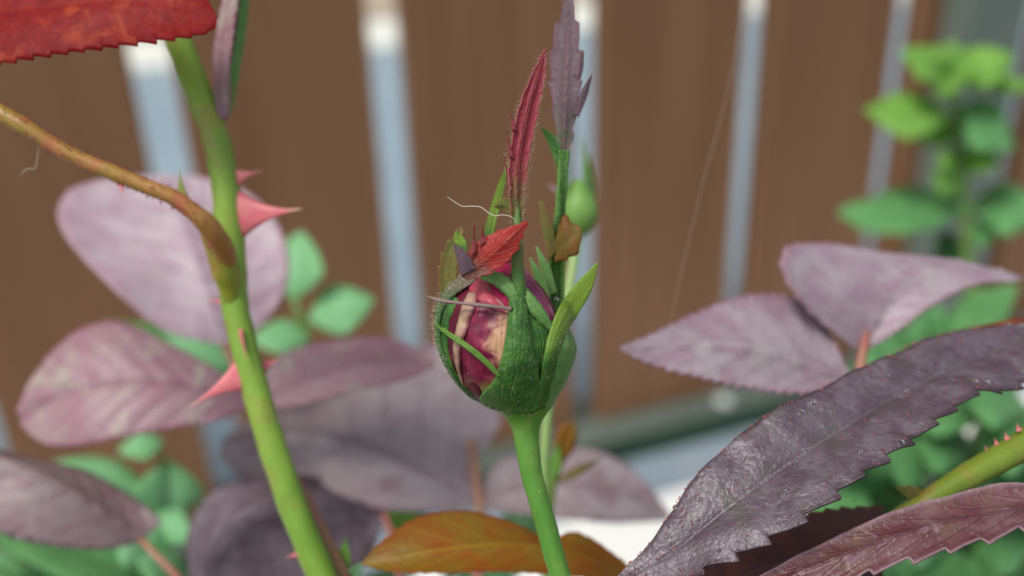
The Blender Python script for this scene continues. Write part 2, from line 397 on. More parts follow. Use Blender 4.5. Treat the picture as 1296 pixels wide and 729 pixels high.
# stems and thorns
M['stem_bud'] = stem_mat('bud_stem_green', (98, 146, 52), (80, 132, 44), (140, 150, 74), .35)
M['stem_cane'] = stem_mat('cane_green', (136, 170, 62), (104, 144, 44), (166, 104, 72), .32, .38)
M['stem_red'] = stem_mat('stem_reddish', (158, 104, 92), (150, 118, 80), (170, 80, 80), .5)
M['stem_petiole'] = stem_mat('petiole_bronze', (172, 120, 62), (150, 124, 48), (176, 84, 70), .7, base=(134, 152, 50))
M['stem_olive'] = stem_mat('petiole_olive', (120, 136, 44), (104, 128, 40), (160, 100, 70), .45)
M['stem_pale'] = stem_mat('stem_pale_green', (150, 180, 108), (132, 170, 92), (170, 160, 120), .3)
M['stem_plain'] = stem_mat('stem_green_plain', (110, 140, 70), (92, 128, 60), (130, 120, 70), .3)
M['sepal_neck'] = stem_mat('sepal_neck_green', (70, 116, 44), (88, 124, 48), (120, 92, 56), .6, .5)
M['axil'] = stem_mat('axil_yellow_green', (150, 150, 50), (134, 150, 48), (170, 110, 60), .5)
M['filament'] = stem_mat('filament_mauve', (128, 98, 100), (112, 112, 84), (150, 90, 96), .5, .55)
def thorn_mat():
    g = G('thorn_pink'); s, v = g.uv()
    col = g.mix(g.ss(s, .72, .98), g.mix(g.ss(g.noise(500, 3), .35, .65), lin((222, 112, 124)), lin((228, 132, 132))), lin((224, 190, 150)))
    return g.finish(col, .38, .5, None, .18, lin((240, 110, 120)))
M['thorn'] = thorn_mat()
def plain(name, c, rough=.6, spec=.4, trans=0, n=0):
    g = G(name); col = lin(c)
    if n: col = g.mix(g.ss(g.noise(n, 3), .35, .65), col, g.mix(.25, col, (0, 0, 0, 1)))
    return g.finish(col, rough, spec, None, trans)
M['hair'] = plain('plant_hair', (226, 216, 196), .5, .5, .4)
M['hair_red'] = plain('gland_hair', (190, 110, 110), .45, .5, .2)
M['gland'] = plain('leaf_gland', (132, 74, 84), .3, .5, n=900)
M['silk'] = plain('silk', (226, 220, 204), .4, .5, .3)
def water():
    g = G('water'); b = g.n.new('ShaderNodeBsdfPrincipled'); b.inputs['Transmission Weight'].default_value = 1
    b.inputs['Roughness'].default_value = .02; b.inputs['IOR'].default_value = 1.33
    g.l.new(b.outputs[0], g.out.inputs[0]); return g.m
M['water'] = water()
def petal_mat(name, c1, c2, cream, base=None, margin=(.75, 1.0), left=None, blot=.55):
    g = G(name); s, v = g.uv()
    n1 = g.noise(420, 4, dist=.8); n2 = g.noise(2600, 2, g.scale(g.coord(), (1, 1, .25)))
    col = g.mix(g.ss(n1, .35, .65), lin(c1), lin(c2))
    col = g.mix(g.math('MULTIPLY', g.ss(n2, .4, .7), .25), col, g.mix(.5, lin(c1), (0, 0, 0, 1)))
    vv = g.math('ADD', v, g.math('MULTIPLY', g.math('SUBTRACT', n1, .5), .8))
    col = g.mix(g.math('MULTIPLY', g.ss(vv, margin[0], margin[1]), .9), col, lin(cream))
    n3 = g.noise(1.0, 3, g.scale(g.coord('UV'), (3, 42, 1)))
    col = g.mix(g.math('MULTIPLY', g.ss(n3, .42, .68), .42), col, lin(tuple(int(k * .55) for k in c1)))
    n4 = g.noise(900, 3)
    col = g.mix(g.math('MULTIPLY', g.ss(n4, .54, .66), .5), col, lin(c1))
    if left: col = g.mix(g.ss(vv, left[1], left[0]), col, lin(cream))
    if base:
        su = g.math('ADD', s, g.math('MULTIPLY', g.math('SUBTRACT', n1, .5), .25))
        col = g.mix(g.ss(su, base[1], base[0]), col, lin(base[2]))
    return g.finish(col, .45, .4, g.bump(n2, .3, .0002), .10)
M['petal_main'] = petal_mat('petal_purple_cream', (104, 18, 54), (150, 36, 74), (200, 160, 120), (.18, .36, (156, 150, 78)), (.40, .66))
M['petal_dark'] = petal_mat('petal_dark_crimson', (84, 14, 38), (110, 24, 48), (150, 80, 80), None, (1.2, 1.4))
M['petal_bright'] = petal_mat('petal_magenta', (150, 14, 66), (178, 30, 84), (226, 170, 170), None, (.93, 1.06))
M['petal_pink'] = petal_mat('petal_rosy_fold', (178, 66, 86), (190, 96, 98), (214, 172, 146), None, (.6, 1.05))
M['petal_cream'] = petal_mat('petal_cream_edge', (170, 128, 110), (198, 172, 140), (140, 66, 76), None, (.45, .9))
M['petal_mauve'] = petal_mat('petal_mauve', (150, 52, 92), (124, 60, 92), (196, 130, 150), None, (.8, 1.1))

def wood():
    g = G('brown_board')
    gr = g.noise(140, 4, g.scale(g.coord(), (1, 1, .02)), .3); b = g.noise(26, 3, g.scale(g.coord(), (1, 1, .10)))
    col = g.mix(g.ss(b, .3, .7), lin((124, 88, 60)), lin((136, 99, 70)))
    col = g.mix(g.math('MULTIPLY', g.ss(gr, .35, .7), .35), col, lin((98, 68, 45)))
    return g.finish(col, .55, .3, g.bump(gr, .2, .0006))
M['wood'] = wood()
def mottled(name, c1, c2, sc=12, rough=.8, fine=160, bstr=.3, spec=.3):
    g = G(name); n1 = g.noise(sc, 5); n2 = g.noise(fine, 4)
    col = g.mix(g.ss(n1, .35, .65), lin(c1), lin(c2)); col = g.mix(g.math('MULTIPLY', g.ss(n2, .45, .75), .2), col, g.mix(.4, lin(c1), (0, 0, 0, 1)))
    return g.finish(col, rough, spec, g.bump(n2, bstr, .002))
M['floor'] = mottled('white_tile', (232, 232, 226), (226, 228, 224), 9, .5)
M['yard'] = mottled('grey_paving', (138, 157, 168), (128, 148, 160), 3, .7, 60)
M['kerb_white'] = mottled('white_concrete', (216, 220, 214), (208, 212, 206))
M['beige'] = mottled('beige_render', (216, 196, 174), (208, 188, 166), 3, .8, 50)
M['rail_light'] = mottled('rail_pale_grey', (94, 104, 96), (88, 98, 92), 15, .45)
M['rail_green'] = mottled('rail_dark_green', (40, 66, 48), (46, 72, 52), 15, .5)
M['kerb_grey'] = mottled('kerb_blue_grey', (136, 148, 158), (126, 140, 150), 18, .7)
M['post'] = mottled('post_grey_green', (98, 112, 104), (106, 116, 108), 15, .5)
M['soil'] = mottled('soil', (74, 58, 44), (58, 46, 36), 30, .95, 300, 1.0)
M['white_cap'] = plain('white_cap', (196, 202, 198), .5)

# ------------------------------------------------------------------ the setting
T = np.array([math.cos(YAW), math.sin(YAW), 0]); N_ = np.array([-math.sin(YAW), math.cos(YAW), 0])
FR = (np.zeros(3), T, N_)
def struct(name, c0, c1, mat, bev=0):
    v, f = box(c0, c1, FR); o = obj(name, v, f, mat, smooth=False); o['kind'] = 'structure'
    if bev: add_bevel(o, bev)
    return o
struct('ground', (-12, -12, -.30), (12, 12, -.012), M['yard'])
struct('terrace_floor', (-3, .30, -.0115), (4, FENCE - .034 - .045, 0.0), M['floor'])
struct('soil_bed', (-1.2, -.8, -.0105), (1.6, .30, .02), M['soil'])
tag = lambda o, l, c, g=None: (o.__setitem__('label', l), o.__setitem__('category', c), g and o.__setitem__('group', g))
# white kerb and pale wall across the yard
v, f = box((-9, 3.06, -.02), (9, 3.70, .012), FR); o = obj('white_kerb', v, f, M['kerb_white'], smooth=False, loc=(0, 3.3, 0)); add_bevel(o, .01)
tag(o, 'broad white kerb lying across the yard behind the board fence', 'kerb')
v, f = box((-9, 3.75, -.02), (9, 3.95, 2.4), FR); o = obj('garden_wall', v, f, M['beige'], smooth=False, loc=(0, 3.9, 0))
tag(o, 'beige rendered wall far behind the board fence', 'wall')
# fence
S = FENCE; K0, SP, GAP = -.0258 * S, .2442 * S, .048 * S
fl = N_ * FENCE
fence = thing('board_fence', 'brown vertical board fence with narrow gaps and grey green post', 'fence', fl)
for k in range(-4, 9):
    x1 = K0 + SP * k + .0032; x0 = x1 - (SP - GAP) - .0052
    dz = random.uniform(-.002, .002)
    v, f = box((x0, FENCE, .037 + dz), (x1, FENCE + .020, 1.15 + dz), FR)
    o = obj('board', v, f, M['wood'], fence, smooth=False); o.rotation_euler.z = random.uniform(-.0008, .0008); add_bevel(o, .0018)
for z in (.055, .95):
    v, f = box((K0 - SP * 5, FENCE + .0203, z - .02), (K0 + SP * 9, FENCE + .034, z + .02), FR)
    if z > .5: obj('back_rail', v, f, M['rail_light'], fence, smooth=False)
v, f = box((K0 - SP * 5, FENCE - .033, .0345), (K0 + SP * 9, FENCE + .045, .0368), FR); r1 = obj('bottom_rail', v, f, M['rail_light'], fence, smooth=False); add_bevel(r1, .001)
v, f = box((K0 - SP * 5, FENCE - .0325, .008), (K0 + SP * 9, FENCE + .04, .0344), FR); obj('rail_face', v, f, M['rail_green'], fence, smooth=False)
v, f = box((K0 - SP * 5, FENCE - .034 - .045, -.0119), (K0 + SP * 9, FENCE + .05, .0079), FR)
o = obj('kerb', v, f, M['kerb_grey'], smooth=False, loc=fl); add_bevel(o, .002); tag(o, 'low blue grey kerb under the board fence', 'kerb')
for tx in (.70, -.3):
    c = T * tx * S + N_ * (FENCE - .018) + np.array([0, 0, .0368]); V, F = ball(c, .008, 12, 8, .6); obj('bolt_cap', V, F, M['white_cap'], fence)
v, f = box((1.032 * S, FENCE - .0305, .0369), (1.145 * S, FENCE - .0004, 1.2), FR); o = obj('post', v, f, M['post'], fence, smooth=False); add_bevel(o, .003)

# ------------------------------------------------------------------ stems that reach the soil
def rooted(p, r, drop=1, foot=None, n=5):
    """append points that lead from the last point of a stem down into the soil"""
    p = [np.array(q) for q in p]; r = list(r); a = p[-1]; t = unit(p[-1] - p[-2])
    z1 = .012; h = a[2] - z1
    fx = np.array([a[0] + t[0] * .05, a[1] + t[1] * .05 + .0]) if foot is None else np.array(foot)
    for k in range(1, n + 1):
        u = k / n; e = u
        p.append(np.array([a[0] + (fx[0] - a[0]) * (1 - (1 - e) ** 2), a[1] + (fx[1] - a[1]) * (1 - (1 - e) ** 2), a[2] - h * e])); r.append(r[-1] * 1.04)
    return np.array(p), np.array(r), p[-1]
def pxr(px, d): return px * d / FPX / 1000 / 2        # width in photo pixels at distance d -> radius in m

# ------------------------------------------------------------------ the rose bud in focus
BD = 115.0
by = np.array([322, 330, 340, 350, 365, 380, 400, 420, 440, 460, 480, 500, 515, 526])
bc = np.array([634, 633, 631, 629, 629, 629, 632, 636, 640, 642, 645, 650, 659, 665])
br = np.array([2, 18, 34, 48, 64, 75, 82, 85.5, 86.5, 81, 70, 53, 36, 26])
def bdepth(x, y, off=0.0):
    """distance of the bud's near surface at a photo position, raised by off mm"""
    c, r = np.interp(y, by, bc), np.interp(y, by, br) + off * 9
    q = np.clip(1 - ((x - c) / r) ** 2, 0, 1)
    return BD - .1 * r * np.sqrt(q) - off * .3
stem_pts = [(664, 508), (664.5, 515), (665, 526), (665.5, 540), (667, 558), (673, 600), (687, 650), (709, 729), (735, 800)]
sp, sr, foot = rooted([P(x, y, BD) for x, y in stem_pts], [pxr(w, BD) for w in (80, 69, 51, 38, 32, 28, 27.5, 27, 30)])
bud = thing('rose_bud_shoot', 'half closed crimson and cream rose bud with frilled green and red sepals on upright stem', 'rose bud', foot)
stem_o = tube('stem', sp, sr, M['stem_bud'], bud, 24, samples=500, bump=.07)
# inner bud body
V, uvs = [], []
na = 48
for i, y in enumerate(np.linspace(324, 520, 40)):
    c, r = np.interp(y, by, bc), np.interp(y, by, br) * .93
    for j in range(na):
        a = 2 * math.pi * j / na; rr = r * (1 + .02 * math.sin(3 * a + y * .05))
        V.append(P(c + rr * math.sin(a), y, BD - .1 * rr * math.cos(a))); uvs.append((i / 39, j / na))
obj('inner_petals', V, grid_faces(40, na, True), M['petal_dark'], bud, uvs)
def patch(name, left, right, mat, parent, off=(.2, .2), nr=44, nc=14, bulge=.3, lift=None, jag=0, thick=.16, solid=True, label=None, ripple=.12, tuck=0, seed=0):
    """a piece of petal or sepal lying on the bud between two margins given in photo positions (base first)"""
    Lc, Rc = crs(np.array(left, float), nr), crs(np.array(right, float), nr)
    V, uvs = [], []
    for i in range(nr):
        t = i / (nr - 1)
        for j in range(nc):
            u = j / (nc - 1)
            x = Lc[i, 0] + (Rc[i, 0] - Lc[i, 0]) * u; y = Lc[i, 1] + (Rc[i, 1] - Lc[i, 1]) * u
            if jag: 
                e = max(0, (t - .85) / .15); y += e * jag * noise.noise(Vector((u * 9 + seed, 0, seed)))
                x += e * jag * .5 * noise.noise(Vector((u * 9 + seed, 5, seed)))
            o = np.interp(t, np.linspace(0, 1, len(off)), off) + bulge * math.sin(math.pi * u)
            o += ripple * noise.noise(Vector((x * .06, y * .06, seed * 3.7)))
            if lift is None:
                cc, rr = np.interp(y, by, bc), np.interp(y, by, br) + o * 9; x = min(max(x, cc - rr * .998), cc + rr * .998)
            if tuck: o -= tuck * (abs(u - .5) * 2) ** 6
            d = bdepth(x, y, o)
            if lift is not None: d = d + np.interp(t, np.linspace(0, 1, len(lift)), lift)
            V.append(P(x, y, d)); uvs.append((t, u))
    return obj(name, V, grid_faces(nr, nc), mat, parent, uvs, solid=thick * 1e-3 if solid else 0, label=label)
# petals seen in the opening
patch('petal', [(622, 519), (590, 494), (568, 462), (557, 425), (560, 390), (585, 362), (612, 350)], [(640, 519), (622, 500), (606, 460), (602, 420), (604, 385), (618, 362), (630, 350)], M['petal_dark'], bud, (.05, .1), ripple=.3, seed=1)
patch('petal', [(624, 519), (598, 499), (581, 476), (577, 440), (584, 406), (594, 384), (604, 376)], [(690, 516), (680, 490), (672, 460), (668, 430), (664, 405), (658, 392), (650, 396)], M['petal_main'], bud, (.1, .35, .35, .45), bulge=.25, ripple=.3, seed=2, jag=8, nc=20)
pc = patch('petal', [(586, 488), (578, 466), (574, 442), (576, 424), (581, 402), (586, 386), (593, 370)], [(587, 489), (583, 466), (583, 443), (589, 424), (597, 402), (602, 387), (606, 371)], M['petal_cream'], bud, (.25, .5, .55, .6, .55), bulge=.3, nc=9, nr=50, ripple=.35, seed=3)
patch('petal', [(608, 384), (601, 372), (606, 360), (616, 356)], [(648, 402), (636, 384), (622, 372), (619, 358)], M['petal_pink'], bud, (.45, .7, .6), bulge=.45, nr=24, nc=10, seed=4)
patch('petal', [(596, 374), (594, 362), (600, 352), (610, 348)], [(612, 370), (612, 362), (616, 354), (620, 350)], M['petal_pink'], bud, (.4, .55, .4), bulge=.35, nr=20, nc=8, seed=9)
patch('petal', [(612, 378), (614, 362), (620, 350), (630, 345)], [(650, 394), (652, 382), (648, 370), (640, 358)], M['petal_bright'], bud, (.2, .35, .6), bulge=.2, nr=30, nc=12, jag=5, seed=5)
patch('petal', [(618, 352), (620, 342), (626, 336), (636, 333)], [(652, 364), (653, 350), (652, 340), (646, 334)], M['petal_bright'], bud, (.6, .9, .8), bulge=.7, nr=24, nc=12, jag=5, seed=6)
patch('petal', [(690, 430), (676, 398), (664, 368), (657, 350), (652, 338)], [(708, 420), (703, 398), (690, 374), (674, 352), (660, 336)], M['petal_mauve'], bud, (.1, .25, .35), bulge=.15, nr=30, nc=10, seed=7)
patch('petal', [(640, 519), (650, 470), (655, 420), (655, 380), (648, 350)], [(700, 508), (718, 470), (722, 430), (700, 392), (668, 350)], M['petal_dark'], bud, (.02, .05), bulge=.1, seed=8)
# sepals ---------------------------------------------------------------
s1 = patch('sepal', [(636, 522), (600, 508), (572, 478), (555, 444), (550, 410), (554, 382), (570, 360), (588, 342), (594, 330)],
           [(640, 518), (606, 509), (580, 482), (564, 450), (557, 420), (561, 392), (577, 372), (602, 356), (613, 345)], M['sepal_s1'], bud, (.35, .4, .45, .6, .8, 1.0), bulge=.35, nr=70, nc=10,
           label='fuzzy brownish green sepal hugging the bud and ending in a scarlet leaflet')
s1g = patch('sepal', [(642, 523), (606, 509), (580, 482), (563, 450), (556, 418), (559, 392), (572, 372)], [(646, 520), (614, 511), (586, 486), (571, 456), (567, 428), (571, 402), (582, 380)], M['sepal'], bud, (.2, .25, .3), bulge=.25, nr=50, nc=8)
# scarlet leaflet on the left sepal: blade, spikes, yellow lobe, dark lobe
def flatleaf(name, mid, left, right, mat, parent, **kw):
    k = dict(nS=60, nW=7, camber=.08, relief=.05, wav=.12, nv=4, thick=.14); k.update(kw)
    return leaf(name, PP(mid), PP(left), PP(right), mat, parent, **k)
D0 = 105.2
flatleaf('leaflet', [(588, 352, D0), (606, 334, D0), (625, 318, 104.3), (645, 300, 103.8), (669, 279.5, 104.5)], [(584, 350, D0), (592, 322, 105.6), (606, 306, 105.4), (630, 293, 105), (650, 286, 104.8), (669, 279, 104.5)],
         [(592, 354, D0), (616, 346, 104.8), (636, 334, 104.4), (652, 317, 104.2), (660, 298, 104.2), (669, 280.5, 104.5)], M['sepal_leafred'], s1, teeth=7, tamp=.35, nv=5, relief=.08, tl=.4, label='scarlet toothed leaflet')
for (b0, b1, tp, dd) in (((595, 325), (603, 318), (600.5, 283), 105.0), ((606, 312), (616, 306), (611, 287), 105.0)):
    mx = ((b0[0] + b1[0]) / 2, (b0[1] + b1[1]) / 2)
    flatleaf('spike', [mx + (dd,), ((mx[0] + tp[0]) / 2, (mx[1] + tp[1]) / 2, dd), tp + (dd - .4,)], [b0 + (dd,), ((b0[0] + tp[0] - 1) / 2 + 1, (b0[1] + tp[1]) / 2, dd), tp + (dd - .4,)],
             [b1 + (dd,), ((b1[0] + tp[0] + 1) / 2 - 1, (b1[1] + tp[1]) / 2, dd), tp + (dd - .4,)], M['sepal_red_plain'], s1, nS=24, nW=4)
flatleaf('lobe', [(592, 345, 105), (586, 328, 104.6), (574, 307, 104.6)], [(584, 350, 105), (578, 328, 104.8), (573.5, 307, 104.6)], [(602, 340, 105), (592, 322, 104.6), (574.5, 307, 104.6)], M['sepal_plum_plain'], s1, nS=30, nW=5)
flatleaf('lobe', [(586, 322, 105.2), (582, 308, 105.4), (578, 293, 105.2)], [(583, 320, 105.2), (575, 306, 105.4), (576, 294, 105.2)], [(590, 320, 105.2), (590, 306, 105.2), (580, 293, 105.2)], M['sepal_lime'], s1, nS=30, nW=5, label='yellow green lobe')
# centre sepal: body, neck, long red tip
s2 = patch('sepal', [(640, 524), (607, 507), (627, 478), (638, 440), (643, 404), (645, 372), (646, 345)], [(674, 523), (686, 507), (681, 472), (672, 430), (668, 400), (665, 372), (663, 345)], M['sepal'], bud,
           (.45, .8, 1.1, 1.2, 1.2, 1.25), bulge=.5, nr=70, nc=18, ripple=.18, seed=11, tuck=.2, label='broad green centre sepal with a long red toothed tip')
dn = float(bdepth(655, 372, 1.2))
tube('neck', [P(656, 470, bdepth(656, 470, 1.05)), P(655, 420, bdepth(655, 420, 1.2)), P(654.5, 380, dn), P(655, 345, dn - .1), P(655, 310, dn), P(655, 276, dn + .1), P(655, 250, dn + .2)],
     [pxr(w, 106) for w in (6, 15, 18, 17, 14, 9, 2)], M['sepal_neck'], s2, 12, samples=50, flat=.6, bump=.15)
dt = dn + .1
flatleaf('tip', [(655, 290, dt), (655, 250, dt), (657, 200, dt + .3), (668, 140, dt + .6), (681, 95, dt + .8), (690, 62, dt + .9)],
         [(649, 290, dt), (646, 250, dt - .4), (645, 205, dt), (655, 145, dt + .3), (672, 98, dt + .6), (689, 62, dt + .9)],
         [(661, 290, dt), (664, 250, dt + .4), (669, 200, dt + .8), (681, 140, dt + 1), (690, 95, dt + 1), (691, 62, dt + .9)], M['sepal_red'], s2, nS=90, camber=.25, teeth=9, tamp=.2, wav=.05, relief=.03, label='long narrow crimson tip')
for (x0, y0, x1, y1) in ((650, 165, 646, 137), (646, 200, 641.5, 166), (646, 235, 638, 199)):
    flatleaf('spike', [(x0 + 1, y0, dt), ((x0 + x1) / 2, (y0 + y1) / 2, dt), (x1, y1, dt)], [(x0 - 2, y0, dt), ((x0 + x1) / 2 - 1.5, (y0 + y1) / 2, dt), (x1, y1, dt)], [(x0 + 4, y0, dt), ((x0 + x1) / 2 + 1.5, (y0 + y1) / 2, dt), (x1, y1, dt)], M['sepal_red_plain'], s2, nS=16, nW=4)
flatleaf('lobe', [(651, 268, dt), (640, 259, dt - .2), (626, 261, dt - .6)], [(650, 274, dt), (638, 268, dt), (625, 261.5, dt - .6)], [(651, 258, dt), (640, 250, dt), (626, 260, dt - .6)], M['sepal_olive'], s2, nS=24, nW=5)
# right sepals
s3 = patch('sepal', [(668, 523), (682, 490), (688, 455), (694, 425), (706, 392), (728, 360), (755, 333)], [(690, 516), (700, 480), (706, 450), (717, 420), (732, 397), (749, 366), (757, 333)], M['sepal_lime'], bud,
           (.6, 1.0, 1.3), bulge=.3, nr=60, nc=10, lift=(0, 0, 0, .3, 0, -.6, -1.2), seed=12, label='pointed lime green sepal standing away from the bud')
patch('sepal', [(688, 518), (690, 496), (694, 470), (704, 440), (712, 414)], [(694, 516), (713, 490), (725, 460), (729, 438), (717, 410)], M['sepal_pale'], bud, (.35, .5, .5, .4), bulge=.35, nr=44, nc=12, seed=13, label='pale downy sepal on the right flank')
patch('sepal', [(662, 522), (668, 480), (670, 440), (666, 405), (659, 366)], [(692, 516), (698, 480), (700, 445), (699, 418), (664, 360)], M['sepal'], bud, (.2, .25, .25, .3, .5), bulge=.0, nr=50, nc=12, seed=14)
flatleaf('sepal_margin', [(659, 361, 108.2), (671, 382, 107.2), (684, 399, 107.4), (699, 418, 108.2)], [(657, 363, 108.2), (666, 387, 107.3), (680, 405, 107.5), (698, 420, 108.2)], [(661, 359, 108.4), (676, 376, 107.6), (689, 393, 107.8), (701, 415, 108.4)], M['sepal_pale'], bud, nS=40, nW=6, camber=.4, teeth=5, tamp=.12)
# wisp lying over the petals below the scarlet leaflet
flatleaf('sepal_lobe', [(608, 349, 108.2), (628, 352, 107.2), (642, 363, 106.6), (653, 378, 106.4)], [(607, 352, 108.4), (624, 359, 107.6), (638, 371, 107), (652, 382, 106.6)], [(609, 346, 108), (630, 345, 107.4), (647, 356, 106.8), (655, 374, 106.4)], M['sepal_pale'], bud, nS=40, nW=6, teeth=6, tamp=.16, camber=.3)
# tall plum sepal behind the bud
db = 119.0
s4 = flatleaf('sepal', [(703, 400, db), (703, 360, db + 1), (705, 320, db), (709, 270, db), (712, 225, db), (714, 190, db)],
              [(693, 400, db), (694, 360, db + 1), (697, 320, db), (704, 270, db), (707, 225, db), (707, 190, db)], [(712, 400, db), (713, 360, db + 1), (713, 320, db), (715, 270, db + .5), (717, 225, db), (720, 190, db)], M['sepal'], bud, camber=.4, thick=.5,
              label='tall upright sepal behind the bud with a plum coloured toothed blade')
flatleaf('blade', [(713, 200, db), (714, 160, db), (715, 110, db), (718, 60, db + .3), (720, -6, db + .8)],
         [(708, 200, db), (704, 158, db + 1.2), (697, 105, db + 1.5), (702, 50, db + 1.2), (719, -7, db + .8)], [(718, 200, db), (726, 155, db + .5), (731, 112, db - .2), (731, 50, db), (722, -7, db + .8)], M['sepal_plum'], s4, nS=90, camber=.2, teeth=6, tamp=.6, nv=6, relief=.1, label='plum toothed blade')
flatleaf('lobe', [(729, 146, db), (738, 122, db - .3), (748, 95, db - .6)], [(724, 150, db), (734, 118, db - .2), (747.5, 95, db - .6)], [(733, 148, db), (743, 122, db - .2), (749, 96, db - .6)], M['sepal_plum_plain'], s4, nS=24, nW=5)
flatleaf('lobe', [(729, 100, db), (735, 85, db - .1), (738, 64, db - .3)], [(726, 96, db), (732, 82, db), (737, 64, db - .3)], [(733, 106, db), (738, 88, db), (739, 64, db - .3)], M['sepal_plum_plain'], s4, nS=20, nW=4)
flatleaf('lobe', [(708, 200, db), (698, 178, db - .3), (684, 160, db - .8)], [(705, 210, db), (693, 180, db - .2), (683.5, 160, db - .8)], [(711, 192, db), (702, 172, db - .2), (684.5, 160, db - .8)], M['sepal'], s4, nS=24, nW=5)
flatleaf('lobe', [(704, 322, 117.6), (716, 305, 116.8), (736, 292, 116.6)], [(704, 300, 117.6), (713, 274, 117.4), (724, 283, 117), (736, 290, 116.6)], [(702, 332, 117.6), (718, 326, 117), (731, 318, 116.8), (736, 294, 116.6)], M['sepal_orange'], s4, nS=36, nW=6, teeth=3, tamp=.3, camber=-.15, label='orange bronze lobe')
flatleaf('lobe', [(699, 325, 118), (692, 290, 117.6), (684, 255, 117.4)], [(694, 330, 118), (686, 292, 117.8), (682, 256, 117.4)], [(703, 320, 118), (700, 288, 117.4), (690, 262, 117), (685, 254, 117.4)], M['sepal_olive'], s4, nS=30, nW=5)
# sepals at the back left
s5 = flatleaf('sepal', [(612, 350, 120), (617, 300, 121), (630, 250, 121), (643, 205, 120)], [(604, 350, 120), (612, 300, 121), (626, 248, 121), (642.5, 205, 120)], [(620, 350, 120), (623, 302, 121), (634, 253, 121), (644, 206, 120)], M['sepal_lime'], bud, camber=.3)
flatleaf('sepal', [(566, 378, 117.5), (566, 345, 117), (572, 315, 116.5), (584, 288, 116)], [(558, 376, 117.5), (557, 345, 117), (564, 315, 116.5), (583, 287, 116)], [(576, 376, 117), (577, 345, 116.5), (580, 315, 116), (586, 289, 116)], M['sepal_olive'], bud, teeth=5, tamp=.35)
flatleaf('lobe', [(690, 378, 117.5), (682, 350, 117), (671, 326, 116.8)], [(684, 380, 117.5), (676, 352, 117), (670, 326, 116.8)], [(697, 378, 117.5), (688, 350, 117), (672, 326, 116.8)], M['sepal_pale'], bud, nS=30, nW=5)
flatleaf('lobe', [(700, 372, 118.5), (690, 340, 118), (679, 312, 118)], [(696, 374, 118.5), (685, 342, 118), (678, 312, 118)], [(705, 370, 118.5), (696, 338, 118), (680, 312, 118)], M['sepal_pale'], bud, nS=30, nW=5)
# thin side filaments of the sepals
tube('filament', [P(541, 375, 108), P(556, 380, 106.8), P(585, 384, 105.8), P(615, 387, 105.3), P(648, 391, 105.4)], [pxr(w, 106) for w in (2, 6, 4.5, 5, 6)], M['filament'], s2, 8, samples=36, bump=.3, label='thin pinkish filament across the petals')
flatleaf('filament', [(552, 411, 109.5), (570, 424, 106.8), (595, 441, 105.6), (617, 460, 105.4), (633, 477, 105.7)], [(551.5, 411.5, 109.5), (569, 426, 106.9), (593.5, 443.2, 105.7), (615.5, 461.8, 105.5), (632, 477.5, 105.7)], [(552.5, 410.5, 109.5), (571, 422.2, 106.9), (596.3, 438.8, 105.7), (619, 458.4, 105.5), (634, 476.3, 105.7)], M['sepal_fil'], s2, nS=50, nW=5, camber=.35, teeth=4, tamp=.07, thick=.25, label='thin green filament across the petals')
# down on the sepals and stem
pts, nrm = [], []
for o, cnt in ((s1, 560), (s2, 150), (s3, 110), (s1g, 40)):
    a, b = samples_on(o, cnt); pts.append(a); nrm.append(b)
pts, nrm = np.vstack(pts), np.vstack(nrm); cen = P(640, 430, BD); flip = np.sign(np.sum((pts - cen) * nrm, 1))[:, None]
cone_hairs('fine_hairs', pts, nrm * np.where(flip == 0, 1, flip), .0006, .000024, M['hair'], bud)
pts, nrm = [], []
for y in np.linspace(70, 410, 150):
    for sx in (-1, 1):
        x = np.interp(y, [65, 100, 140, 200, 250, 290, 410], [690, 688, 682, 671, 664, 661, 664] if sx > 0 else [688, 672, 655, 643, 647, 648, 643])
        pts.append(P(x + rng.normal(0, .8), y, np.interp(y, [65, 290, 410], [dt + .8, dt, dt - .1]))); nrm.append(RT * sx + rng.normal(0, .5, 3))
cone_hairs('fine_hairs', pts, nrm, .0006, .000026, M['hair'], bud, bead=.00007)
a, b = samples_on(s4, 160); cone_hairs('fine_hairs', a, b * np.sign(rng.normal(size=(len(b), 1))), .0006, .000024, M['hair'], bud)
pts, nrm = [], []
for y in np.linspace(372, 515, 90):
    c, r = np.interp(y, by, bc), np.interp(y, by, br) + 2
    for sx in (-1, 1):
        if sx > 0 and y < 415: continue
        pts.append(P(c + sx * r, y + rng.normal(0, 1), BD - rng.uniform(0, 2))); nrm.append(RT * sx - UP * .2)
cone_hairs('fine_hairs', pts, nrm, .0006, .000026, M['hair'], bud)
# bronze leaf at the foot of the stem
flatleaf('leaf', [(820, 745, 140), (760, 712, 137), (700, 694, 135), (630, 690, 132), (560, 697, 130), (500, 708, 129), (459, 713, 129)],
         [(822, 748, 140), (770, 735, 133), (700, 726, 130), (630, 722, 127), (560, 724, 126), (500, 723, 127), (458, 715, 129)],
         [(818, 740, 140), (780, 704, 140), (730, 674, 141), (695, 682, 140), (650, 662, 138), (590, 647, 136), (530, 655, 133), (485, 684, 130), (458, 712, 129)], M['orange_leaf'], bud, nS=130, nW=10, camber=.06, nv=9, relief=.12, teeth=26, tamp=.25,
         label='bronze orange leaf at the foot of the bud stem')
tube('petiole', [P(816, 744, 140), P(850, 790, 140), P(830, 850, 130), P(775, 900, 118)], [.0008, .0009, .001, .001], M['stem_petiole'], bud, 10, samples=30)
# dew on the bud
for (x, y, d, r) in ((704, 379, 117.6, .32), (578, 292, 104.9, .12), (647, 238, dt - .9, .13), (601, 283, 104.6, .10), (668, 330, 107, .12)):
    V, F = ball(P(x, y, d), r * 1e-3, 14, 10); obj('dew_drop', V, F, M['water'], bud)

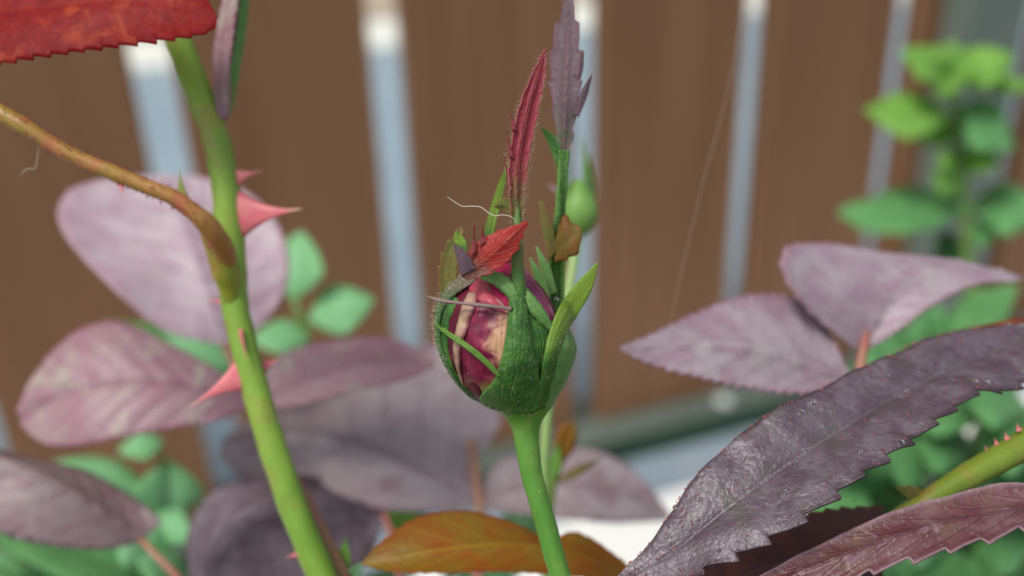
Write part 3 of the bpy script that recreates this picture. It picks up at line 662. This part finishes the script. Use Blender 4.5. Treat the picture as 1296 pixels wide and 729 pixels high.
# stray silk caught on the bud and the long thread
def strand(name, pts, r, label):
    loc = P(*pts[-1]); q = np.array([P(*p) for p in pts])
    c = crs(q, 60); LOCo = tuple(loc)
    o = tube(name, q, [r * .6] + [r] * (len(q) - 2) + [r * .7], M['silk'], None, 5, samples=60)
    v = np.zeros(len(o.data.vertices) * 3, np.float32); o.data.vertices.foreach_get('co', v)
    o.data.vertices.foreach_set('co', (v.reshape(-1, 3) - loc).ravel()); o.location = LOCo
    tag(o, label, 'thread'); return o
strand('silk_thread', [(566, 249, 106), (576, 256, 106), (585, 261, 106), (597, 261, 105.6), (608, 262, 105.2), (618, 269, 105), (626, 273, 105), (637, 272, 105), (648, 275, 105), (655, 283, 105.3)], .000045, 'curly white fibre caught on the red sepal tip')
strand('spider_thread', [(945, -40, 150), (925, 95, 146), (893, 220, 142), (868, 320, 141), (842, 440, 140)], .000017, 'long straight spider thread running down to a purple leaf')
strand('silk_thread', [(26, 221, 124), (34, 214, 124), (44, 213, 124), (47, 203, 124), (48, 192, 124), (50, 180, 124)], .00004, 'short curled fibre hanging from the bronze leaf stalk')

# ------------------------------------------------------------------ thorny cane
CD = 136
cp = [(205, -20), (222, 40), (246, 105), (273, 175), (287, 250), (291, 320), (300, 400), (319, 475), (343, 560), (371, 640), (408, 729), (450, 820)]
cwid = [32, 33, 34, 34.5, 35, 39, 33.5, 34, 35, 36, 37, 38]
p3, r3, foot = rooted([P(x, y, CD) for x, y in cp], [pxr(w, CD) for w in cwid])
cane = thing('thorny_rose_cane', 'thick green rose cane with pink thorns and a bronze leaf stalk', 'rose cane', foot)
cane_o = tube('stem', p3, r3, M['stem_cane'], cane, 22, samples=260, bump=.10)
def thorn(base, tip, along, wpx, d0, d1, parent=cane, bend=6, mat='thorn'):
    b, t = np.array(P(*base, d0)), np.array(P(*tip, d1))
    ad = unit(P(base[0] + along[0], base[1] + along[1], d0) - b)
    dirv = t - b; dirv_u = unit(dirv); ad = unit(ad - dirv_u * (ad @ dirv_u)); wd = np.cross(dirv_u, ad)
    n, ns = 14, 18; V, uvs = [], []
    for i in range(ns):
        u = i / (ns - 1); c = b + dirv * u - ad * math.sin(u * math.pi) * bend * 1e-5
        ra = wpx * d0 / FPX / 2000 * ((1 - u) ** 2.3 * .93 + .07 * (1 - u) ** .5) * (1 if u < 1 else 0) + 2e-6; rb = ra * .27
        rb = max(rb, min(ra, .00018 * (1 - u)))
        for j in range(n):
            a = 2 * math.pi * j / n; V.append(c + ad * ra * math.cos(a) + wd * rb * math.sin(a)); uvs.append((u, j / n))
    return obj('thorn', V, grid_faces(ns, n, True), M[mat], parent, uvs)
thorn((294, 226), (333, 216), (2, 20), 32, CD, CD - 1)
thorn((296, 272), (384, 264), (2, 20), 78, CD, CD - 2, bend=-16)
thorn((304, 420), (314, 462), (3, 20), 22, CD - 1.6, CD - 3.4)
thorn((324, 466), (236, 517), (6, 20), 66, CD, CD - 3, bend=10)
thorn((322, 470), (354, 454), (5, 20), 44, CD + 1, CD + 2)
thorn((292, 384), (258, 380), (2, 20), 16, CD, CD + 1)
thorn((385, 700), (361, 706), (8, 20), 22, CD, CD + 1)
thorn((330, 527), (352, 524), (5, 20), 12, CD, CD + 1)
# leaf stalk sweeping to the left, with stipule and prickles
pd = [137, 133.2, 130.6, 127, 125, 124, 123, 122, 122]
pp = [(299, 384), (287, 340), (281, 315), (262, 284), (222, 252), (160, 226), (90, 196), (30, 160), (-40, 118)]
pet = tube('leaf_stalk', [P(x, y, d) for (x, y), d in zip(pp, pd)], [pxr(w, 127) for w in (16, 29, 30, 26, 20, 19, 19, 21, 24)], M['stem_petiole'], cane, 16, samples=90, bump=.12, label='bronze leaf stalk curving away from the cane')
thorn((232, 262), (227, 210), (18, 8), 30, 126, 126, pet, 3, 'stem_olive')
thorn((152, 232), (158, 250), (18, 8), 10, 124, 123, pet, 2)
tube('axil_bud', [P(297, 400, 136), P(290, 365, 134.2), P(284, 340, 132.8), P(276, 318, 131.2), P(262, 294, 129)], [pxr(w, 133) for w in (10, 26, 32, 28, 18)], M['axil'], cane, 14, samples=30, bump=.1)
pts, nrm = [], []
q = crs(np.array([P(x, y, d) for (x, y), d in zip(pp, pd)]), 400)
tg = unit(np.gradient(q, axis=0))
for i in range(60, 400):
    for rep in range(2):
        a = rng.uniform(0, 2 * math.pi); x = unit(np.cross(tg[i], fwd)); y = np.cross(tg[i], x); n_ = x * math.cos(a) + y * math.sin(a)
        pts.append(q[i] + n_ * .00102); nrm.append(n_)
cone_hairs('gland_hairs', pts, nrm, .0004, .00005, M['hair_red'], pet, bead=.00013)
for k in range(5):
    thorn((245 + k * 8, 268 + k * 9), (246 + k * 8 + 3, 256 + k * 9), (8, 8), 5, 128 + k * .3, 128, pet, 0, 'stem_olive')
cq = crs(np.array([P(x, y, CD) for x, y in cp[:9]]), 300); pts = []; nrm = []
for i in range(300):
    a = rng.uniform(0, 2 * math.pi); tt = unit(cq[min(i + 1, 299)] - cq[max(i - 1, 0)]); x = unit(np.cross(tt, fwd)); y = np.cross(tt, x); n_ = x * math.cos(a) + y * math.sin(a)
    pts.append(cq[i] + n_ * pxr(36, CD)); nrm.append(n_)
cone_hairs('gland_hairs', pts, nrm, .0003, .00003, M['hair_red'], cane, bead=.0001)
# young red leaflet hanging over the top left
dl = 119
flatleaf('red_leaflet', [(-170, 50, dl + 6), (-60, 24, dl + 3), (60, 8, dl + 1), (180, 2, dl), (274, 22, dl)], [(-172, 58, dl + 6), (-60, 84, dl), (60, 69, dl - 1.5), (180, 53, dl - 1), (262, 40, dl - .3), (275, 23, dl)],
         [(-168, 44, dl + 6), (-60, -40, dl + 7), (60, -66, dl + 6), (180, -48, dl + 4), (248, -14, dl + 1.5), (275, 21, dl)], M['red_leaf'], cane, nS=260, nW=10, teeth=24, tamp=.6, nv=10, relief=.06, camber=.05, thick=.2, label='young scarlet leaflet with fine teeth')
tube('leaf_stalk', [P(-168, 50, dl + 6), P(-220, 70, dl + 6), P(-180, 95, dl + 5), P(-100, 92, dl + 4), P(-40, 118, 122)], [.0006, .0007, .0008, .0009, .001], M['stem_petiole'], cane, 10, samples=40)
# side shoot with folded bracts at the top of the cane
sh = tube('side_shoot', [P(268, 190, CD + 1), P(283, 140, CD), P(289, 90, CD), P(297, 40, CD), P(304, -20, CD)], [pxr(w, CD) for w in (8, 15, 12, 11, 11)], M['stem_red'], cane, 12, samples=40, bump=.15)
flatleaf('bract', [(280, 150, CD - 1), (280, 90, CD - 2), (285, 40, CD - 2), (296, -20, CD - 2)], [(275, 150, CD - 1), (270, 80, CD - 1), (276, 30, CD - 1), (286, -20, CD - 1)], [(288, 150, CD - 1), (290, 90, CD - 3), (295, 40, CD - 3), (304, -20, CD - 3)], M['purple_pink'], sh, teeth=12, relief=.12, tamp=.3)
flatleaf('bract', [(288, 150, CD + .5), (298, 90, CD), (306, 40, CD), (313, -20, CD)], [(284, 150, CD), (292, 90, CD - 1), (300, 40, CD - 1), (306, -20, CD - 1)], [(294, 140, CD + 1), (303, 90, CD + 1), (311, 40, CD + 1), (317, -20, CD + 1)], M['sepal_pale'], sh, teeth=12, tamp=.3)
# second, thinner reddish stem beside the cane
tp_, tr_, foot = rooted([P(366, 590, 141), P(390, 640, 140), P(412, 690, 140), P(431, 729, 140), P(472, 820, 142)], [pxr(w, 142) for w in (10, 18, 22, 24, 26)])
t2 = thing('reddish_stem', 'slim reddish rose stem rising close against the thorny green cane', 'stem', foot)
tube('stem', tp_, tr_, M['stem_red'], t2, 14, samples=80, bump=.08)
qleaf('bract', (432, 735, 142), (438, 682, 140), 9, M['green_lime'], t2, nS=40, nW=5)
qleaf('bract', (438, 740, 142), (458, 712, 138), 8, M['green_mint'], t2, nS=40, nW=5)

# ------------------------------------------------------------------ second bud behind
p3, r3, foot = rooted([P(731, 292, 158), P(726, 330, 157), P(714, 400, 152), P(699, 480, 148), P(690, 560, 148), P(692, 729, 150), P(700, 800, 150)], [pxr(w, 155) for w in (16, 13, 13, 13, 13, 14, 14)])
b2 = thing('green_rose_bud', 'small closed green rose bud behind the crimson bud', 'rose bud', foot)
tube('stem', p3, r3, M['stem_pale'], b2, 12, samples=80)
tube('bud_body', [P(731, 299, 158), P(732, 290, 158), P(733, 276, 158), P(733, 260, 158), P(733, 246, 158), P(732, 234, 158), P(731, 226, 158)], [pxr(w, 158) for w in (14, 32, 46, 46, 34, 18, 3)], M['sepal_b2'], b2, 20, samples=50)
for (x0, x1, xt, yt, dd) in ((716, 724, 718, 190, 156), (736, 748, 738, 176, 156), (742, 754, 746, 196, 158), (708, 718, 694, 232, 156), (712, 722, 706, 206, 160)):
    xm = (x0 + x1) / 2
    flatleaf('sepal', [(732, 296, dd + 1), (xm, 255, dd), (xt, yt, dd + 1)], [(724, 294, dd + 1), (x0, 250, dd + 1), (xt - 1, yt, dd + 1)], [(740, 294, dd + 1), (x1, 250, dd + 1), (xt + 1, yt, dd + 1)], M['sepal_pale'] if xt > 700 else M['purple_pale'], b2, nS=40, camber=.3)

# ------------------------------------------------------------------ purple compound leaves behind
def spray(name, label, stalk, widths, mat='stem_red', cat='rose leaf', grp='purple rose leaves'):
    p_, r_, ft = rooted([P(*q) for q in stalk], [pxr(w, q[2]) for w, q in zip(widths, stalk)])
    t_ = thing(name, label, cat, ft, grp)
    tube('leaf_stalk', p_, r_, M[mat], t_, 10, samples=160, bump=.08)
    return t_
L1 = spray('rose_leaf', 'pale purple three part rose leaf half hidden behind the thorny cane', [(285, 436, 178), (300, 470, 174), (318, 506, 171), (345, 600, 168), (400, 729, 168), (440, 800, 170)], (8, 11, 13, 14, 15, 16))
flatleaf('leaflet', [(285, 438, 178), (270, 380, 180), (250, 310, 184), (225, 255, 189), (195, 222, 193)],
         [(282, 438, 178), (205, 415, 176), (130, 352, 178), (78, 288, 183), (84, 248, 188), (130, 228, 191), (194, 222, 193)],
         [(290, 438, 178), (340, 400, 181), (364, 350, 184), (358, 300, 187), (328, 255, 190), (270, 228, 193), (196, 221, 193)], M['purple_pale'], L1, nS=140, nW=12, camber=.05, relief=.28, nv=9, wav=.9, teeth=30, tamp=.4, thick=.3)
flatleaf('leaflet', [(316, 510, 171), (250, 490, 168), (180, 480, 166), (100, 490, 166), (28, 530, 168)],
         [(314, 506, 171), (265, 465, 172), (200, 430, 174), (140, 407, 175), (90, 425, 173), (45, 470, 170), (22, 520, 168)],
         [(318, 514, 171), (270, 532, 166), (190, 545, 162), (120, 560, 161), (60, 562, 163), (28, 540, 167)], M['purple_pink'], L1, nS=140, nW=12, camber=.08, relief=.35, nv=8, wav=.7, teeth=28, tamp=.55, thick=.3)
flatleaf('leaflet', [(322, 508, 172), (400, 478, 170), (480, 458, 170), (550, 460, 172)], [(318, 500, 172), (360, 448, 174), (430, 430, 176), (500, 430, 175), (551, 457, 172)], [(322, 516, 171), (380, 512, 168), (440, 496, 167), (505, 482, 168), (551, 463, 172)], M['purple_pink'], L1, nS=120, nW=10, camber=.06, relief=.3, nv=8, wav=.5, teeth=24, tamp=.4, thick=.3)
L2 = spray('rose_leaf', 'folded greyish purple rose leaflet on a red brown stalk above deep green foliage', [(178, 683, 165), (200, 705, 163), (228, 735, 162), (260, 800, 162)], (8, 9, 10, 11))
flatleaf('leaflet', [(180, 684, 165), (140, 655, 163), (90, 622, 161), (40, 595, 160), (-30, 568, 160)], [(178, 686, 165), (130, 693, 159), (60, 687, 155), (0, 672, 154), (-34, 640, 156), (-40, 572, 160)], [(206, 660, 167), (175, 635, 168), (120, 602, 168), (65, 586, 168), (10, 572, 166), (-28, 566, 160)], M['purple_fold'], L2, nS=120, nW=10, camber=.05, relief=.3, nv=8, wav=.6, teeth=26, tamp=.5, thick=.3)
L3 = spray('rose_leaf', 'large greyish purple rose leaf spreading under the crimson bud', [(596, 556, 196), (602, 600, 192), (607, 642, 188), (610, 690, 185), (600, 760, 182), (590, 830, 180)], (9, 12, 14, 15, 16, 16))
flatleaf('leaflet', [(606, 640, 188), (545, 605, 186), (470, 568, 186), (380, 545, 188), (283, 562, 190)], [(604, 644, 188), (530, 648, 180), (450, 636, 177), (370, 617, 178), (310, 604, 183), (278, 578, 190)],
         [(600, 560, 197), (636, 530, 203), (612, 470, 208), (565, 436, 210), (490, 452, 206), (400, 490, 200), (330, 522, 195), (280, 560, 190)], M['purple_grey'], L3, nS=140, nW=12, camber=.05, relief=.25, nv=8, wav=1.0, teeth=30, tamp=.45, thick=.3)
flatleaf('leaflet', [(608, 640, 188), (670, 618, 190), (740, 615, 192), (800, 632, 195), (848, 655, 198)], [(606, 634, 190), (630, 586, 196), (700, 570, 200), (765, 574, 202), (812, 605, 201), (849, 652, 198)], [(608, 644, 187), (650, 648, 184), (720, 656, 184), (790, 660, 190), (848, 658, 198)], M['purple_grey'], L3, nS=120, nW=10, camber=.08, relief=.35, nv=8, wav=.6, teeth=26, tamp=.45, thick=.3)
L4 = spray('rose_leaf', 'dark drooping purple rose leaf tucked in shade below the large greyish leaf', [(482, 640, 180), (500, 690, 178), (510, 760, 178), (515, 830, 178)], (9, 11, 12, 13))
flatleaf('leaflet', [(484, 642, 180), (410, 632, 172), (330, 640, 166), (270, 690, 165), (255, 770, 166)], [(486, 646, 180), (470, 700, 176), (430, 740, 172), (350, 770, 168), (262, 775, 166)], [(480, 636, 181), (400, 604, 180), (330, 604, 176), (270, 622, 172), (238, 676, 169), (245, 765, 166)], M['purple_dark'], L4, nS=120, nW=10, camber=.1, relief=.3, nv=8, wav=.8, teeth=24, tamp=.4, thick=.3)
# right: two leaflets
R1 = spray('rose_leaf', 'pair of pale mauve rose leaflets on a pink stalk above the dewy leaf', [(1098, 420, 152), (1090, 455, 150), (1084, 500, 148), (1050, 560, 145), (985, 650, 142), (930, 760, 140)], (8, 13, 15, 16, 16, 17))
flatleaf('leaflet', [(1080, 486, 148), (1020, 462, 146), (950, 440, 143), (870, 435, 141), (786, 440, 140)], [(1078, 488, 148), (1010, 496, 143), (940, 486, 140), (870, 474, 138.5), (825, 460, 139), (785, 442, 140)], [(1078, 478, 149), (1048, 420, 152), (1008, 379, 153), (945, 375, 151), (880, 397, 147), (825, 424, 142), (785, 438, 140)], M['purple_mauve'], R1, nS=170, nW=11, camber=.06, relief=.28, nv=8, wav=.6, teeth=22, tamp=.6, thick=.28)
flatleaf('leaflet', [(1095, 436, 152), (1130, 380, 153), (1180, 345, 155), (1240, 340, 157), (1294, 352, 158)], [(1086, 446, 152), (1030, 398, 148), (995, 350, 147), (996, 314, 150), (1040, 308, 154), (1120, 318, 158), (1210, 330, 160), (1294, 351, 158)], [(1096, 444, 152), (1140, 413, 150), (1180, 386, 150), (1230, 360, 154), (1294, 354, 158)], M['purple_mauve'], R1, nS=170, nW=11, camber=.04, relief=.28, nv=8, wav=.5, teeth=22, tamp=.5, thick=.28)
# ------------------------------------------------------------------ dewy foreground leaf
R2 = spray('rose_leaf', 'big dark purple rose leaf covered in dew and glands with saw toothed edge', [(763, 752, 111), (735, 785, 112), (715, 850, 113), (705, 930, 114)], (12, 15, 16, 17), 'stem_red')
kmid = [(1340, 412, 133), (1240, 452, 127), (1140, 500, 120), (1040, 560, 114.5), (940, 630, 111), (850, 700, 110), (765, 752, 111)]
kleft = [(1345, 424, 132), (1300, 480, 122), (1225, 502, 116.5), (1150, 556, 111.5), (1080, 606, 108), (1000, 664, 106), (910, 708, 106.5), (840, 742, 108.5), (765, 757, 111)]
kright = [(1338, 408, 133), (1240, 416, 131), (1165, 432, 128), (1100, 463, 124), (1040, 490, 120), (975, 524, 117), (918, 568, 115), (868, 620, 113), (828, 682, 111.5), (795, 716, 111), (763, 748, 111)]
dewy = flatleaf('leaflet', kmid[::-1], kleft[::-1], kright[::-1], M['purple_dew'], R2, nS=320, nW=22, camber=.06, relief=.05, nv=7, wav=.8, teeth=19, tamp=1.1, tr=.06, thick=.3, wavs=220)
# glands and dew on it
a, b = samples_on(dewy, 520); V, F = [], []
for p_, n_ in zip(a, b):
    if n_ @ fwd > 0: n_ = -n_
    r = rng.uniform(.00006, .00017); v_, f_ = ball(p_ + n_ * (.00015 + r * .3), r, 6, 4); k = len(V); V += v_; F += [tuple(i + k for i in q) for q in f_]
obj('glands', V, F, M['gland'], dewy, kind='stuff')
kr = crs(PP(kright), 400); V, F = [], []
for i in range(60, 390):
    if rng.random() < .45:
        r = rng.uniform(.00006, .00014); v_, f_ = ball(kr[i] + (UP + RT * -.5) * .0001 + rng.normal(0, .00008, 3), r, 6, 4); k = len(V); V += v_; F += [tuple(j + k for j in q) for q in f_]
obj('glands', V, F, M['hair_red'], dewy, kind='stuff')
a, b = samples_on(dewy, 40)
for p_, n_ in zip(a, b):
    if n_ @ fwd > 0: n_ = -n_
    r = rng.uniform(.0002, .00055); V, F = ball(p_ + n_ * .00022, r, 12, 8, .75, n_); obj('dew_drop', V, F, M['water'], R2)
R3 = spray('rose_leaf', 'maroon rose leaflets with pale saw teeth and a thick olive stalk under the dewy leaf', [(1400, 470, 125), (1440, 560, 126), (1450, 680, 127), (1440, 800, 128)], (40, 40, 40, 40), 'stem_olive')
# maroon leaflet below it
flatleaf('leaflet', [(1345, 632, 112), (1260, 650, 109), (1160, 672, 107.5), (1060, 706, 107), (960, 750, 108)], [(1346, 640, 112), (1295, 664, 108), (1210, 690, 106), (1120, 715, 105.5), (1030, 748, 106), (955, 775, 108)], [(1344, 622, 112), (1270, 610, 113), (1180, 632, 112.5), (1100, 660, 112), (1030, 692, 111), (950, 735, 109)], M['purple_lower'], R3, nS=220, nW=14, camber=.25, relief=.16, nv=7, wav=.4, teeth=9, tamp=.9, tr=.1, thick=.28, label='maroon leaflet with pale saw teeth')
flatleaf('leaflet', [(1120, 690, 126), (1020, 700, 122), (920, 730, 119), (830, 780, 118)], [(1120, 740, 124), (1020, 750, 120), (920, 775, 118), (828, 790, 118)], [(1120, 640, 130), (1020, 652, 124), (920, 690, 120), (832, 770, 118)], M['purple_brown'], R3, nS=90, nW=8, camber=.1, teeth=14, tamp=.5)
flatleaf('leaflet', [(1330, 405, 134), (1260, 422, 138), (1180, 450, 141), (1090, 480, 143)], [(1332, 415, 133), (1260, 450, 134), (1180, 480, 138), (1088, 486, 143)], [(1328, 395, 136), (1250, 410, 142), (1170, 430, 145), (1088, 474, 143)], M['purple_brown'], R3, nS=90, nW=8)
tube('petiolule', [P(1345, 632, 112), P(1380, 600, 116), P(1410, 520, 124)], [.0008, .0010, .0013], M['stem_olive'], R3, 10, samples=20)
tube('petiolule', [P(1330, 405, 134), P(1370, 430, 130), P(1404, 480, 125)], [.0007, .0009, .0012], M['stem_olive'], R3, 10, samples=20)
# thick olive stalk between the two leaflets
st = tube('side_stalk', [P(1402, 474, 125), P(1378, 505, 124), P(1296, 562, 122), P(1240, 594, 120), P(1170, 636, 118), P(1090, 690, 117), P(1040, 760, 117)], [pxr(w, 121) for w in (40, 38, 36, 33, 26, 22, 20)], M['stem_olive'], R3, 16, samples=70, bump=.06)
for (x, y) in ((1275, 556), (1290, 545), (1262, 564), (1250, 573)): thorn((x, y), (x - 4, y - 11), (10, -6), 9, 121, 121, st, 0)
flatleaf('stipule', [(1170, 634, 118), (1156, 624, 117.5), (1136, 618, 117)], [(1160, 640, 118), (1150, 630, 117.5), (1135, 618.5, 117)], [(1174, 628, 118), (1160, 618, 117.5), (1136, 616, 117)], M['sepal_olive'], st, nS=24, nW=4, teeth=4, tamp=.3)

# ------------------------------------------------------------------ young bronze shoot
p3, r3, foot = rooted([P(713, 570, 166), P(704, 595, 166), P(696, 625, 166), P(692, 729, 166), P(690, 800, 166)], [pxr(w, 166) for w in (10, 13, 12, 12, 12)])
ys = thing('young_shoot', 'tiny young shoot with orange tip beside the bud stem', 'shoot', foot)
tube('stem', p3, r3, M['stem_olive'], ys, 10, samples=60)
qleaf('leaf', (708, 585, 165), (722, 534, 164), 13, M['orange_leaf'], ys, nS=40, nW=6, prof=(.3, .7, 1, 1, .9, .3), camber=.3)
qleaf('leaf', (700, 608, 165), (706, 560, 163), 8, M['green_lime'], ys, nS=40, nW=5)
qleaf('leaf', (700, 612, 165), (762, 580, 163), 6, M['sepal_olive'], ys, nS=40, nW=5)

# ------------------------------------------------------------------ green plants behind
def plant(name, label, stalk, widths, leaves, mat='stem_plain', cat='plant', grp='green plants behind the roses', tn=14, ta=.6, wv=1.0):
    p_, r_, ft = rooted([P(*q) for q in stalk], [pxr(w, q[2]) for w, q in zip(widths, stalk)])
    t_ = thing(name, label, cat, ft, grp)
    tube('stem', p_, r_, M[mat], t_, 10, samples=80)
    sp_ = crc(p_, 200)
    for k, (b, t, w, m_, tilt) in enumerate(leaves):
        lf = qleaf('leaf', b, t, w, M[m_], t_, tilt=tilt, seed=k, nS=48, nW=6, camber=.1, relief=.25, nv=6, wav=wv, wavs=60, teeth=tn, tamp=ta, thick=.35, side=random.uniform(2, 6))
        q0 = P(*b); j = np.argmin(np.linalg.norm(sp_ - q0, axis=1)); q1 = sp_[min(j + 8, 199)]
        if np.linalg.norm(q1 - q0) > .002:
            tube('leaf_stalk', [q1, (q0 + q1) / 2 + np.array([0, 0, .002]), q0 + (P(*t) - q0) * .04], [.0009, .0008, .0006], M[mat], t_, 8, samples=14)
    return t_
g1 = 250
plant('green_leaf_plant', 'soft green leafy plant between the fence and the thorny cane',
      [(372, 376, g1), (380, 400, g1), (386, 440, g1), (392, 520, g1), (395, 640, g1), (398, 760, g1)], (9, 11, 12, 12, 12, 12),
      [((372, 380, g1), (382, 292, g1 + 6), 34, 'green_mint', 8), ((390, 405, g1), (474, 378, g1 - 4), 32, 'green_mint', 10), ((394, 425, g1), (316, 432, g1 - 6), 22, 'green_mint', 8),
       ((300, 470, g1 - 2), (206, 424, g1), 22, 'green_mint', 8), ((290, 470, g1 - 2), (240, 500, g1 - 10), 22, 'green_mint', 10), ((240, 440, g1), (130, 408, g1 + 4), 13, 'green_mid', 10)])
plant('green_leaf_plant', 'broad pale green leaves low down above the red brown leaf stalk',
      [(205, 640, 232), (214, 690, 230), (220, 760, 228), (222, 820, 228)], (9, 11, 12, 12),
      [((196, 628, 232), (68, 584, 238), 24, 'green_mint', 12), ((214, 660, 232), (212, 582, 240), 44, 'green_mint', 8), ((206, 560, 240), (150, 572, 236), 16, 'green_mint', 5),
       ((205, 690, 226), (228, 642, 230), 30, 'green_mint', 5), ((210, 720, 222), (150, 650, 226), 36, 'green_mint', 9), ((200, 730, 215), (-30, 664, 220), 36, 'green_mid', 16), ((190, 760, 215), (20, 735, 205), 40, 'green_dark', 14),
       ((240, 740, 222), (170, 700, 216), 24, 'green_mint', 9), ((60, 760, 220), (-40, 690, 226), 26, 'green_mint', 9)])
plant('green_leaf_plant', 'small bright green leaves peeping out beneath the bud stem',
      [(560, 690, 225), (566, 740, 224), (570, 820, 224)], (8, 10, 11),
      [((560, 690, 225), (478, 648, 228), 20, 'green_lime', 8), ((625, 705, 212), (692, 646, 214), 30, 'green_mint', 6), ((560, 735, 205), (660, 728, 200), 16, 'green_mint', 8), ((570, 600, 222), (545, 560, 224), 10, 'green_mint', 3), ((540, 745, 205), (450, 735, 200), 20, 'green_mint', 8)])
g2 = 340
plant('tall_green_herb', 'tall green herb with tiers of toothed leaves in front of the grey green post',
      [(1206, 92, g2), (1212, 150, g2), (1218, 220, g2), (1226, 320, g2), (1236, 440, g2), (1250, 600, g2), (1262, 760, g2)], (8, 12, 14, 16, 17, 18, 18),
      [((1206, 96, g2), (1140, 66, g2 - 8), 22, 'green_lime', 14), ((1208, 98, g2), (1284, 70, g2 - 8), 24, 'green_lime', 14), ((1207, 92, g2), (1205, 50, g2 + 12), 24, 'green_lime', 6), ((1204, 100, g2 - 6), (1216, 112, g2 - 30), 22, 'green_lime', 4),
       ((1208, 148, g2), (1092, 142, g2 - 10), 25, 'green_lime', 16), ((1216, 135, g2), (1285, 190, g2 - 22), 26, 'green_mid', 12), ((1240, 112, g2 + 6), (1312, 106, g2 + 6), 14, 'green_lime', 10),
       ((1218, 206, g2), (1266, 206, g2 - 18), 15, 'green_lime', 8), ((1216, 208, g2), (1190, 200, g2 - 14), 12, 'green_lime', 5), ((1222, 262, g2), (1060, 272, g2 - 10), 30, 'green_mid', 18), ((1226, 262, g2), (1330, 262, g2 - 14), 33, 'green_mid', 16), ((1222, 310, g2 + 8), (1180, 330, g2 + 22), 28, 'green_dark', 8),
       ((1214, 160, g2 + 4), (1160, 175, g2 + 10), 14, 'green_lime', 6), ((1220, 240, g2), (1180, 225, g2 - 16), 12, 'green_lime', 6), ((1224, 290, g2), (1262, 300, g2 - 10), 14, 'green_mid', 6), ((1210, 120, g2), (1180, 108, g2 - 14), 12, 'green_lime', 6)], tn=9, ta=2.6, wv=3.0)
g3 = 265
lv = []
random.seed(11)
lv = [((1170, 470, g3), (1075, 420, g3 - 6), 34, 'green_mid', 14), ((1190, 440, g3), (1290, 360, g3 + 8), 30, 'green_mid', 14), ((1180, 460, g3 + 4), (1180, 380, g3 + 16), 34, 'green_mid', 8), ((1215, 470, g3), (1330, 430, g3), 26, 'green_mid', 12)]
plant('green_leaf_plant', 'mid green leaves showing between the pale mauve leaflets and the dewy leaf', [(1185, 440, g3), (1190, 500, g3), (1196, 600, g3), (1200, 760, g3)], (9, 12, 13, 13), lv)
lv = []
for k in range(80):
    x, y = random.uniform(1050, 1360), random.uniform(505, 770); a = random.uniform(0, 6.28); L_ = random.uniform(70, 120); dd = random.uniform(235, 330)
    lv.append(((x, y, dd), (x + L_ * math.cos(a), y + L_ * .6 * math.sin(a), dd - random.uniform(0, 14)), random.uniform(26, 42), random.choice(['green_mid', 'green_dark', 'green_dark', 'green_mid', 'green_dark', 'green_mint']), random.uniform(6, 16)))
for (x, y, x2, y2) in ((1300, 520, 1220, 505), (1320, 540, 1240, 540), (1230, 580, 1160, 555), (1190, 590, 1110, 580), (1310, 690, 1230, 700), (1150, 720, 1080, 700), (1300, 730, 1210, 745)):
    lv.append(((x, y, 250), (x2, y2, 240), 32, 'green_mid', 14))
plant('green_leaf_plant', 'dense low green foliage under the dewy leaf', [(1200, 560, 285), (1205, 640, 285), (1210, 760, 285), (1212, 860, 285)], (9, 12, 14, 14), lv)
